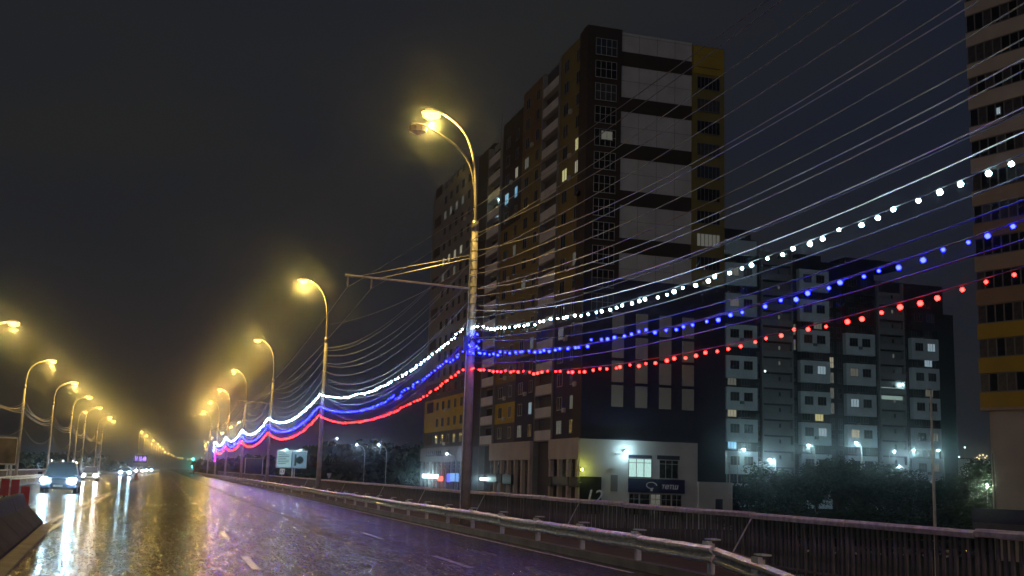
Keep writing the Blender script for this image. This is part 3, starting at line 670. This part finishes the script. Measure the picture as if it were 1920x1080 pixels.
# long face (-X): sections along Y
def bandwall(y0, y1, off, fn, top=None):
    segs = []; cur = None
    for i in range(17):
        m = fn(i)
        if m is not cur: segs.append([m, i, i+1]); cur = m
        else: segs[-1][2] = i+1
    for m, a, b in segs:
        wbox(mb_, bx0+off, bx0+1.5, y0, y1, Z0+a*FL, Z0+b*FL + ((top or 1.3) if b == 17 else 0), m)
bandwall(by0+.01, 132.6, .02, lambda i: W_NAVY if i < 7 else W_BROWN)
bandwall(132.6, 141.8, 0.0+.12, lambda i: W_NAVY if i < 5 else (W_SLATE if i < 6 else W_OLIVE), 1.0)
bandwall(141.8, 149.2, .9, lambda i: W_GREY)
bandwall(149.2, 159, .1, lambda i: W_NAVY if i < 4 else W_ORNG if i > 13 else W_OLIVE, .9)
bandwall(159, 170, .25, lambda i: W_YEL if i in (1,) else W_SLATE if i < 3 else W_OLIVE if i < 11 else W_BROWN, -.8)
bandwall(170, 177.5, .9, lambda i: W_GREY, -2.2)
bandwall(177.5, 187, .8, lambda i: W_BROWN, -1.5)
bandwall(187, 219, .0, lambda i: W_SLATE if i in (0, 3) else W_YEL if i in (1, 2) else W_GREY, -1.2)
RZ = -pi/2
litset = {('A',12,0): LIT_Y, ('A',11,1): LIT_Y, ('A',11,0): LIT_W, ('A',7,0): LIT_D, ('C',13,1): LIT_D, ('C',7,1): LIT_D, ('D',13,0): LIT_W, ('D',12,0): LIT_B, ('D',12,1): LIT_B, ('D',9,0): LIT_D,
          ('A',1,0): LIT_D, ('A',0,1): LIT_D, ('C',1,0): LIT_C, ('C',0,1): LIT_D, ('A',4,1): LIT_D, ('C',4,0): LIT_D}
for i in range(17):
    z = Z0 + FL*i + 1.65
    for sec, ysl, off in (('A', (134.6, 139.3), .12), ('C', (151.6, 156.4), .1), ('D', (162, 167), .25)):
        if sec == 'D' and i > 15: continue
        for k, yv in enumerate(ysl):
            lit = litset.get((sec, i, k))
            window(mb_, bx0+off, yv, z, 1.9 if k else 1.4, 1.7, RZ, lit, 2, 0, FRAME if i < 6 else FRAMED)
    for k, yv in enumerate((190, 194.5, 199, 203.5, 208)):
        lit = LIT_W if i == 11 and k > 0 else LIT_D if (i == 14 and k > 0) or (i == 10 and k in (2, 4)) else None
        window(mb_, bx0, yv, z, 1.7, 1.6, RZ, lit, 2, 0, FRAMED)
    if i % 2 == 0: wbox(mb_, bx0-.02, bx0-.003, 211.5, 217, z-1, z+1, W_BROWN, 'panel')
    # balcony stacks
    for (ya, yb) in ((142.1, 149.0), (170.2, 177.3)):
        if ya > 160 and i > 15: continue
        wbox(mb_, bx0-.05, bx0+.1, ya, yb, Z0+FL*i+.12, Z0+FL*i+1.45, W_WHITE, 'balcony_parapet')
        wbox(mb_, bx0-.1, bx0+.9, ya, yb, Z0+FL*i-.08, Z0+FL*i+.1, W_GREY, 'balcony_slab')
        wbox(mb_, bx0+.82, bx0+.898, ya+.5, yb-.5, Z0+FL*i+.1, Z0+FL*i+2.7, GLASS, 'balcony_door')
for ya in (141.8, 149.0, 170, 177.3): wbox(mb_, bx0-.13, bx0+.9, ya, ya+.22, -.5, ROOF-.7 if ya < 160 else ROOF-4, W_GREY, 'pilaster')
# AC boxes
for k in range(26):
    sec = R.choice(((133.2, .12), (137.2, .12), (153.8, .1), (164.5, .25), (192.2, 0), (201.2, 0))); i = R.randrange(0, 15)
    MB().box(-.35, -.02, -.4, .4, -.28, .28).build('air_conditioner', FRAME, mb_, (bx0+sec[1], sec[0], Z0+FL*i+.7))
# lit balcony lamp
lamp(mb_, (bx0+.4, 172.2, Z0+FL*12+2.6), 60, TEAL, .08); MB().ico((bx0+.4, 172.2, Z0+FL*12+2.75), .12).build('balcony_lamp', emis('balcony_glow', (.6,1,.95), 12), mb_)
lamp(mb_, (bx0+.4, 172.2, Z0+FL*11+2.6), 12, TEAL, .08)
# roof things
wbox(mb_, bx0-.05, 54.15, by0-.05, 132.7, ROOF, ROOF+.12, W_BROWN, 'parapet')
MB().tube([(bx0+4, 185, ROOF-2), (bx0+4, 185, ROOF+5)], .12, 5).build('antenna', STEEL, mb_)
# podium
pod = wbox(mb_, bx0-.35, 64.9, by0-.8, by0+.1, -4, Z0, W_WHITE, 'podium')
wbox(mb_, bx0-.45, 64.95, by0-.86, by0+.05, Z0, Z0+.16, W_NAVY, 'cornice')
wbox(mb_, 64.9, 69.6, by0-1.2, by0+.05, -4, 1.9, W_WHITE, 'annex')
for ya, yb in ((130.3, 141.6), (149.3, 169.9), (187, 219)): 
    wbox(mb_, bx0-.5, bx0+.1, ya, yb, 4.2, Z0+.1, W_BEIGE if ya < 180 else W_GREY, 'fascia')
    k = ya+.3
    while k < yb:
        wbox(mb_, bx0-.45, bx0+.05, k, k+.7, -4, 4.2, W_BEIGE if ya < 180 else W_GREY, 'column')
        if k+2.8 < yb: window(mb_, bx0+.55, k+1.9, 2.2, 2.0, 3.0, RZ, R.choice([None, None, GLASS2]), 2, .25, FRAME)
        k += 3.4
window(mb_, 57.0, by0-.8, 3.35, 3.1, 2.3, 0, LIT_T, 3, .22, mat('slate_frame', (.1,.12,.13), .5)); wbox(mb_, 55.4, 58.6, by0-.83, by0-.803, 4.55, 4.95, W_NAVY, 'panel')
window(mb_, 60.9, by0-.8, 3.3, 2.6, 2.3, 0, GLASS, 3, .22); wbox(mb_, 59.3, 62.4, by0-.83, by0-.803, 4.5, 5.0, W_NAVY, 'panel')
sg = wbox(mb_, 55.4, 63.0, by0-1.1, by0-.83, .35, 2.05, mat('navy_sign', (.02,.02,.12), .35), 'sign_board')
SW = mat('sign_letters', (.6,.6,.65), .5, emit=(.6,.6,.75), es=.07)
text('тетш', 1.0, SW, sg, (60.9, by0-1.12, 1.15), shear=.2)
pts = [(58.4+.75*cos(a)*(1-.05*a), by0-1.13, 1.25+.38*sin(a)) for a in [q*.35 for q in range(16)]]
MB().tube(pts, .06, 5).box(58.3, 58.6, by0-1.14, by0-1.11, .55, .85).build('emblem', SW, sg)
for k in range(5): window(mb_, 56.2+k*1.45, by0-.8, -1.1, 1.35, 2.6, 0, LIT_D if k == 2 else GLASS, 1 if k == 1 else 2, .25)
s2 = wbox(mb_, 49.0, 51.8, by0-1.0, by0-.83, -2.4, 2.1, mat('black_sign', (.012,.012,.02), .35), 'sign_board'); text('12', 2.4, SW, s2, (50.7, by0-1.02, -.4), shear=.25)
wbox(mb_, 53.1, 54.0, by0-.85, by0-.803, .4, 2.4, W_GREY, 'vent'); wbox(mb_, 67.2, 68.2, by0-1.24, by0-1.203, -2.4, -.2, W_NAVY, 'door')
MB().box(53.6, 54.5, by0-1.05, by0-.81, 4.9, 5.05).build('lamp_bracket', STEEL, mb_)
t = thing('wall_lamp', 'dazzling white wall floodlight beside the lit window on the white podium', 'wall lamp', (54.95, by0-1.3, 5.3))
MB().box(-.25,.25,0,.2,-.12,.12).box(-.04,.04,.2,.5,-.04,.04).build('housing', STEEL, t); MB().ico((0,-.12,-.03), .2).build('lens', emis('flood_white', (.6,.95,1), 55), t); lamp(t, (0,-.5,-.1), 150, (.6,.95,1), .15)
t = thing('wall_lamp', 'small yellow-green lamp at the podium corner above the black sign', 'wall lamp', (49.0, by0-1.5, 2.9))
MB().box(-.12,.12,0,.15,-.1,.1).box(-.03,.03,.15,.8,-.03,.03).build('housing', STEEL, t); MB().ico((0,-.1,0), .15).build('lens', emis('lime_glow', (.85,.9,.1), 26), t); lamp(t, (0,-.4,0), 60, (.85,.9,.1), .12)
MB().box(52.9, 53.6, by0-1.0, by0-.81, 3.15, 3.22).build('small_shelf', FRAME, mb_)
# shop signs along the long face
def shop_sign(label, px0, py0, px1, py1, m, ytop=None, X=48.4, e=0, col=WHT, txt=None):
    a = at_plane(px0, py0, 0, X); b = at_plane(px1, py1, 0, X)
    t = thing('shop_sign', label, 'shop sign', (X, (a.y+b.y)/2, (a.z+b.z)/2)); L = abs(a.y-b.y)/2; h = abs(a.z-b.z)/2
    MB().box(0, .25, -L, L, -h, h).build('board', m, t); MB().box(.25, .6, -L*.8, -L*.8+.1, -.05, .05).box(.25, .6, L*.8-.1, L*.8, -.05, .05).build('bracket', STEEL, t)
    if txt: text(txt, h*1.2, SW, t, (-.02, 0, 0), (pi/2, 0, -pi/2))
    if e: lamp(t, (-.8, 0, 0), e, col, .3)
    return t
shop_sign('glaring white-teal strip sign at the far left shop', 792, 889, 819, 897, emis('strip_sign', (.7, 1, 1), 5), e=500, col=TEAL)
shop_sign('small red glowing sign beside the white strip sign', 821, 893, 828, 902, emis('red_sign', (1, .12, .08), 2.5), e=60, col=(1,.1,.1))
shop_sign('pale blue lit box sign left of the nearest lamp post', 844, 887, 857, 903, emis('blue_box_sign', (.22, .45, .95), 1.0), e=80, col=(.3,.5,1))
shop_sign('narrow deep blue sign beside the pale blue box sign', 838, 888, 842, 904, emis('deep_blue_sign', (.1, .12, 1), 1.6))
shop_sign('small white lit sign just right of the nearest lamp post', 900, 895, 909, 901, emis('white_sign', (.7, .95, 1), 6), e=120, col=TEAL)
for k, (a, b, c, d) in enumerate(((912, 888, 930, 905), (931, 888, 940, 905), (942, 889, 958, 908), (1018, 893, 1032, 912), (1036, 893, 1064, 911), (1066, 894, 1083, 914))):
    shop_sign('%s unlit shop sign counted rightward from the nearest lamp post' % ORD[k], a, b, c, d, W_SLATE if k in (1, 3, 5) else mat('black_sign', (.012,.012,.02), .35))
# raised lettering on the left fascia (illegible in the photograph: plain relief)
rel = MB()
for k in range(12): 
    yv = 213 - k*1.6; rel.box(bx0-.58, bx0-.51, yv, yv+.9, 5.2, 5.4).box(bx0-.58, bx0-.51, yv, yv+.18, 5.4, 6.2).box(bx0-.58, bx0-.51, yv+.5*(k % 2), yv+.5*(k % 2)+.3, 5.8, 6.1)
rel.build('relief', W_DKG, mb_)

# ------------------------------------------------------------------ stepped far block
FY, F2, BZ = 205.0, 3.23, 3.75
fb_ = thing('apartment_building', 'long bluish far apartment block of white bays and dark strips behind the trees', 'apartment building', (0,0,0))
wbox(fb_, 106, 116.5, FY+1.2, FY+14, -4, 52.5, W_DKG, 'core'); wbox(fb_, 116.5, 145, FY+1.2, FY+14, -4, 49.3, W_DKG, 'core'); wbox(fb_, 145, 162.5, FY+1.2, FY+16, -4, 46.3, W_DKG, 'core')
wbox(fb_, 109, 116, FY+3, FY+8, 52.5, 55, W_DKG, 'roof_house'); wbox(fb_, 127, 133, FY+3, FY+8, 49.3, 51.0, W_DKG, 'roof_house'); wbox(fb_, 139, 152, FY+3, FY+9, 49.3, 51.3, W_DKG, 'roof_house')
wbox(fb_, 160.3, 164.6, FY+.6, FY+18, -4, 46.0 if False else 40, W_DKG, 'wall')
litf = {}
for (c, r_, m) in ((1,5,LIT_W),(1,3,LIT_B),(2,5,LIT_Y),(2,4,LIT_C),(2,8,LIT_C),(4,6,LIT_C),(4,4,LIT_W),(5,9,LIT_C),(5,10,LIT_C),(5,1,LIT_C),(5,2,LIT_D),(4,8,LIT_D),(1,7,LIT_D),(5,4,LIT_D),(5,7,LIT_D),(2,1,LIT_D),(2,11,LIT_D),(1,12,LIT_D),(1,14,LIT_D)): litf[(c, r_)] = m
cols = [(1, 108.6, 115.7, 52), (2, 125.8, 132.9, 49), (4, 136.8, 144.0, 46.5), (5, 153.2, 160.1, 44)]
for c, xa, xb, top in cols:
    k = 0
    while BZ + k*6.46 - 6.46 < top - 3:
        zb = BZ + (k-1)*6.46
        ztop = min(zb+4.6, top)
        mm = W_COOL if not (c == 5 and zb > 33) and not (c == 4 and zb > 36) else W_DKG
        wbox(fb_, xa, xb, FY, FY+1.3, max(zb, -4), ztop, mm, 'bay')
        for j, zz in enumerate((zb+2.7, zb+2.7+3.23)):
            if zz > top-1 or zz < -2: continue
            r_ = 2*k + j
            for q, xx in enumerate((xa+1.9, xa+5.0)):
                lit = litf.get((c, r_)) if q == (0 if c in (1, 4) else 1) and (c, r_) in litf else None
                window(fb_, xx, FY if j == 0 else FY+1.2, zz, 2.0, 1.75, 0, lit, 3, 0, FRAMED)
            if R.random() < .3: MB().box(-.4,.4,-.35,-.01,-.3,.3).build('air_conditioner', FRAMED, fb_, (xa+3.5 if j == 0 else xa+3.4, FY if j == 0 else FY+1.2, zz-1.2))
        k += 1
# stair stacks with open landings
for xa, xb, top in ((117.3, 124.0, 51), (145.5, 151.4, 46)):
    for x_ in (xa-.35, xb): wbox(fb_, x_, x_+.35, FY+.3, FY+1.3, -4, top, W_GREY, 'pilaster')
    i = 0
    while -1 + i*F2 < top-2:
        z = -1 + i*F2
        wbox(fb_, xa, xb, FY+.25, FY+.42, z, z+1.35, W_GREY, 'landing_parapet'); wbox(fb_, xa, xb, FY+.2, FY+1.25, z-.2, z-.02, W_DKG, 'landing_slab')
        wbox(fb_, xa, xb, FY+1.1, FY+1.198, z, z+2.9, W_GREY, 'landing_wall')
        window(fb_, (xa+xb)/2+.8, FY+1.09, z+2.0, .55, .9, 0, LIT_D if R.random() < .3 else GLASS, 1, 0, FRAMED)
        i += 1
# glazed corner strips
for xx in (107.9, 116.6, 124.9, 134.0, 135.9, 144.8, 152.2):
    for i in range(13):
        z = 1 + i*F2
        if z > 44: continue
        lit = LIT_D if (xx, i) in ((134.0, 6), (134.0, 7)) else LIT_W if xx == 134.0 and i in (8,) else LIT_D if R.random() < .04 else None
        window(fb_, xx, FY+1.15 if xx not in (134.0, 135.9) else FY+1.2, z+.9, 1.0, 2.3, 0, lit, 2, .5, FRAMED)
for (xm, zf) in ((117.6, 22.6), (150.9, 21.6)):
    lamp(fb_, (xm+ (.3 if xm < 130 else -.3), FY+.7, zf+2.2), 90, TEAL, .1); MB().ico((xm, FY+.3, zf+2.3), .22).build('landing_lamp', emis('landing_glow', (.75,1,.97), 10), fb_)
wbox(fb_, 145.6, 151.3, FY+1.05, FY+1.09, 20.6, 23.2, litm('lit_landing', (.6,.85,.75), .5), 'lit_landing')
# small shed block between far block and right tower
nb = thing('low_building', 'low pale building with small lights between far block and right tower', 'building', (0,0,0))
a = at_depth(1785, 905, 330); wbox(nb, a.x, a.x+9, a.y, a.y+10, -4, a.z+7, W_COOL); wbox(nb, a.x-.2, a.x+9.2, a.y-.2, a.y+10.2, a.z+7, a.z+7.4, W_DKG, 'roof')
for k, (px, py) in enumerate(((1837,854),(1843,853),(1850,855),(1828,860),(1847,858),(1832,858),(1836,860))):
    p = at_depth(px, py, 600+10*k); t = thing('distant_lamp', 'tiny warm light in the cluster on the horizon left of the right tower', 'street lamp', (p.x, p.y, -4), 0, 'tiny warm lights on the horizon')
    MB().tube([(0,0,0),(0,0,p.z+4)], .08, 4).build('pole', POLES, t); MB().ico((0,0,p.z+4), .42).build('lens', emis('far_warm', (1,.72,.35), 5), t)
for px, py in ((1809,839),(1783,876),(1815,883),(1798,857)):
    p = at_depth(px, py, 320); t = thing('distant_lamp', 'tiny white light by the low building left of the right tower', 'street lamp', (p.x, p.y, -4), 0, 'tiny white lights by the low building')
    MB().tube([(0,0,0),(0,0,p.z+4)], .06, 4).build('pole', POLES, t); MB().ico((0,0,p.z+4), .25).build('lens', emis('far_white', (.7,1,1), 7), t)

# ------------------------------------------------------------------ right tower
P0 = at_depth(1838, 765, 98); aa = radians(17.5)       # far left corner; face runs towards the camera
rt = thing('apartment_building', 'tower cut by the right picture edge, grey above and yellow-banded lower balconies', 'apartment building', (P0.x, P0.y, 0), aa - pi/2)
# local axes: +x runs from the corner towards the camera/right, -y is the outer face
LB = 14.0; zb = P0.z; F3 = 3.02
wbox(rt, .5, LB, .55, 14, -4, 70, W_BEIGE, 'core'); wbox(rt, 1.0, LB+.2, .3, .56, -4, zb-.02, W_BEIGE, 'base_wall')
wbox(rt, 0, LB, -.02, 13.5, zb-.25, zb, W_TAN, 'slab')
W_CLAY = wallm('clay_cladding', (.38, .27, .2)); bands = {0: W_YEL, 1: W_YEL, 2: W_YEL, 3: W_CLAY, 4: W_TAN, 5: W_CLAY, 6: W_TAN}
for i in range(18):
    z = zb + i*F3; m = bands.get(i, W_BEIGE)
    wbox(rt, 0, LB, 0, 1.2, z, z+1.35, m, 'balcony_band'); wbox(rt, 0, .25, 1.2, 13.5, z, z+1.35, m, 'balcony_band')
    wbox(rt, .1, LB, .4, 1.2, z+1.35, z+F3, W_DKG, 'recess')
    for k in range(16):
        window(rt, .5+.84*k, .12, z+2.18, .82, 1.62, 0, GLASS2 if R.random() < .45 else GLASS, 1, 0, FRAMED)
lamp_p = window(rt, 2.9, .09, zb+8*F3+2.2, .5, .7, 0, LIT_C, 1)
wbox(rt, 0, LB, 0, 13.5, zb+18*F3, zb+18*F3+4, W_BEIGE, 'parapet')
MB().tube([(.9,.2,-3),(.9,.2,5)], .09, 6).build('drainpipe', FRAMED, rt)
a = at_depth(1846, 975, 97)
wbox(rt, -.6, LB, -.9, .25, a.z-1.2, a.z+1.0, mat('navy_sign', (.02,.02,.12), .35), 'shop_fascia'); wbox(rt, -.5, LB, -.94, -.905, a.z-.9, a.z-.2, mat('grey_sign_band', (.12,.12,.17), .5), 'sign_band')

# ------------------------------------------------------------------ teal courtyard lamps
CH = [(1350,843,165),(1395,842,170),(1443,861,176),(1516,834,182),(1605,829,184),(1677,846,190),(1686,874,178),(1713,844,192),(1759,844,194)]
words = ['leftmost', 'second from left', 'third from left', 'fourth from left', 'brightest middle', 'sixth from left', 'low one half in the tree', 'eighth from left', 'rightmost']
for k, (px, py, zc) in enumerate(CH):
    p = at_depth(px, py, zc); t = thing('courtyard_lamp', '%s teal-white courtyard lamp in front of the far block' % words[k], 'street lamp', (p.x, p.y, -4), 0, 'teal-white courtyard lamps')
    h = p.z+4; s = 1 if k % 2 == 0 or k == 3 else -1
    MB().tube([(s*1.1,0,0),(s*1.1,0,h-2),(s*1.0,0,h-.7),(s*.6,0,h-.05),(s*.1,0,h+.05)], [.09,.07,.05,.045,.04], 6).build('pole', STEEL, t)
    MB().box(-.35, .35, -.13, .13, h, h+.1).build('lamp_head', STEEL, t)
    g = MB().ico((0,0,h-.06), .2); g.build('lens', emis('teal_lens', (.55,1,.93), 45), t)
    lamp(t, (0,-.1,h-.4), 800 if k in (1,2,4,6) else 450, TEAL, .18)
# dim poles in front
for px, zc, top in ((1368, 120, 868), (1745, 60, 730)):
    p = at_depth(px, top, zc); t = thing('lamp_post', 'thin unlit post rising %s' % ('left of the trees' if px < 1500 else 'from the trees left of the right tower'), 'post', (p.x, p.y, -4))
    MB().tube([(0,0,0),(0,0,p.z+4)], [.1,.06], 6).build('pole', POLE, t); MB().box(-.25,.05,-.05,.05,p.z+3.95,p.z+4.02).build('head', STEEL, t)
# side-street lamps left of the main block
for px, py, zc, lb in ((669, 834, 210, 'left of the pair of small white lamps on the side street'), (710, 834, 212, 'right of the pair of small white lamps on the side street'), (838, 851, 190, 'small white lamp before the left fascia of the tall block'), (632, 822, 260, 'faint small white lamp near the second lamp post')):
    p = at_depth(px, py, zc); t = thing('side_street_lamp', lb, 'street lamp', (p.x, p.y, -4), 0, 'small white lamps of the side street'); h = p.z+4
    MB().tube([(1.6,0,0),(1.6,0,h-1.2),(1.2,0,h-.4),(.2,0,h)], .07, 5).build('pole', STEEL, t); MB().ico((0,0,h), .22).build('lens', emis('small_white', (.8,.95,1), 9), t)
    lamp(t, (0,0,h-.4), 180, WHT, .2)

# ------------------------------------------------------------------ trees
LEAF = [mat('foliage_a', (.022, .05, .018), .7, var=.5, scale=1.5), mat('foliage_b', (.035, .075, .025), .7, var=.5, scale=1.5)]
BARK = mat('bark', (.07, .05, .04), .85, var=.4, scale=4)
def crown_mesh(seed, n=5200, rx=3.6, rz=3.2):
    rr = random.Random(seed); mb = MB(); cl = []
    for _ in range(26):
        a = rr.uniform(0, 2*pi); e = rr.uniform(-.8, 1); d = rr.uniform(.25, 1)
        cl.append((rx*.8*d*cos(a)*(1-e*e*.5), rx*.8*d*sin(a)*(1-e*e*.5), rz*.8*e*rr.uniform(.6,1.05), rr.uniform(.7, 1.5)))
    for i in range(n):
        cx, cy_, cz, r_ = cl[i % 26]
        v = Vector((rr.gauss(0,1), rr.gauss(0,1), rr.gauss(0,1))).normalized()*r_*rr.uniform(.55, 1.12)
        c = Vector((cx, cy_, cz)) + v; s = rr.uniform(.07, .17)
        a = Vector((rr.gauss(0,1), rr.gauss(0,1), rr.gauss(0,.6))).normalized(); b = a.cross(Vector((rr.gauss(0,1), rr.gauss(0,1), rr.gauss(0,1)))).normalized()
        mb.quad(c-a*s*1.5, c+b*s*.7, c+a*s*1.5, c-b*s*.7, i % 2)
    return mb.mesh('crown', LEAF)
CR = [crown_mesh(k) for k in range(4)]
def tree(px, pytop, zc, sc, label, k):
    p = at_depth(px, pytop, zc); top = p.z+4; t = thing('tree', label, 'tree', (p.x, p.y, -4), R.uniform(0, 6), 'trees in front of the far block')
    s = sc; cz = max(1.6*s, top - 3.0*s)
    tr = MB().tube([(0,0,0),(.1,.05,cz*.5),(.0,.1,cz),(.2,0,cz+1.5*s)], [.22*s,.17*s,.12*s,.04*s], 7)
    for q in range(5):
        a = q*1.3; tr.tube([(0,0,cz*.45+q*.3),(cos(a)*1.2*s,sin(a)*1.2*s,cz*.8+q*.3),(cos(a)*2.2*s,sin(a)*2.2*s,cz+.6*s+q*.3)], [.09*s,.06*s,.02*s], 5)
    tr.build('trunk', BARK, t, smooth=True)
    c = ob('crown', CR[k % 4], t, (0,0,cz)); c.scale = (s*1.15, s*1.15, s*(cz/(3.0*s) if cz < 3.0*s else 1))
tl = [(1392, 905, 150, .8,'small tree beside the white annex of the tall block'), (1443, 872, 168, 1.25,'bright-topped tree under the third courtyard lamp'), (1478, 893, 150, 1.0,'dark tree right of the bright-topped one'), (1530, 874, 160, 1.0,'airy dark tree below the fourth courtyard lamp'),
      (1568, 858, 145, 1.15,'tallest dark tree in the middle of the row'), (1610, 890, 150, 1.0,'dark rounded tree under the brightest middle lamp'), (1648, 872, 165, 1.15,'green-tinged tree left of the low lamp'), (1688, 878, 172, 1.2,'green tree lit by the low lamp'),
      (1722, 905, 150, 1.0,'dark tree right of the low lamp'), (1770, 903, 150, 1.0,'pale green tree lit from behind, second from the right tower'), (1808, 893, 152, 1.0,'yellow-green tree nearest to the right tower'), (1846, 868, 160, 1.25,'tall bright green tree against the right tower wall')]
for k, (px, py, zc, s, lb) in enumerate(tl): tree(px, py, zc, s, lb, k)
for k, px in enumerate(range(1412, 1870, 50)): tree(px, 928 + (k*7 % 4)*9, 118, 1.0, 'dark front bush, %s from the left in the row behind the picket fence' % ORD[k], k+1)
p = at_depth(1843, 866, 157); t = thing('courtyard_lamp', 'hidden lamp lighting the bright green tree by the right tower', 'street lamp', (p.x-2, p.y-3, -4))
MB().tube([(0,0,0),(0,0,6.6)], .06, 5).build('pole', STEEL, t); MB().ico((0,0,6.7), .14).build('lens', emis('teal_lens', (.55,1,.93), 45), t); lamp(t, (0,-.1,6.4), 420, (.8,1,.6), .15)
# far wood on the horizon (one mass)
def wood(pts, name, zt, n, seed):
    rr = random.Random(seed); mb = MB()
    for i in range(n):
        q = rr.random()*(len(pts)-1); a = int(q); f = q-a; x = pts[a][0]*(1-f)+pts[a+1][0]*f; y = pts[a][1]*(1-f)+pts[a+1][1]*f; h = pts[a][2]*(1-f)+pts[a+1][2]*f
        x += rr.uniform(-6, 6); y += rr.uniform(-6, 6)
        hh = h*(.75+.35*noise.noise(Vector((x*.06, y*.06, seed)))) ; z = -4 + hh*rr.random()**.6; s = rr.uniform(.5, 1.3)
        v = Vector((rr.gauss(0,1), rr.gauss(0,1), rr.gauss(0,1))).normalized(); u = v.cross(Vector((rr.gauss(0,1), rr.gauss(0,1), rr.gauss(0,1)))).normalized(); c = Vector((x, y, z))
        mb.quad(c-v*s, c+u*s*.7, c+v*s, c-u*s*.7, i % 2)
    return stuff(mb.build(name, LEAF))
wood([(22, 240, 12), (36, 235, 15), (50, 245, 16), (62, 250, 14)], 'woodland', 0, 9000, 1)
wood([(14, 330, 10), (22, 300, 10), (30, 270, 11)], 'woodland', 0, 3500, 4)
wood([(-120, 260, 12), (-80, 330, 12), (-50, 420, 11), (-30, 520, 10), (-22, 620, 9)], 'woodland', 0, 9000, 2)
wood([(-70, 120, 8), (-60, 180, 8), (-40, 260, 9), (-28, 340, 8)], 'woodland', 0, 7000, 3)
# parked cars glimpsed under the trees behind the fence
for k in range(7):
    p = at_depth(1590+k*42, 985, 95); q = make_car('parked car number in the row seen through the picket fence', p.x, p.y, 1.8, 1.45, 4.2, CARG if k % 2 else CARB, 0)
    q.location.z = -4; q.rotation_euler.z = .5; q['group'] = 'parked cars below the bridge'; q['label'] = 'parked car below the bridge, glimpsed through the picket fence'

# ------------------------------------------------------------------ damp air
hz = MB().box(-420, 420, -60, 1750, -5, 72).build('haze', [])
hm = bpy.data.materials.new('haze'); hm.use_nodes = True; nt = hm.node_tree; nt.nodes.clear()
pv = N(nt, 'ShaderNodeVolumePrincipled'); pv.inputs['Density'].default_value = .00085; pv.inputs['Color'].default_value = rgb(.82, .88, 1); pv.inputs['Anisotropy'].default_value = .984
o_ = N(nt, 'ShaderNodeOutputMaterial'); nt.links.new(pv.outputs[0], o_.inputs['Volume']); hz.data.materials.append(hm); stuff(hz)
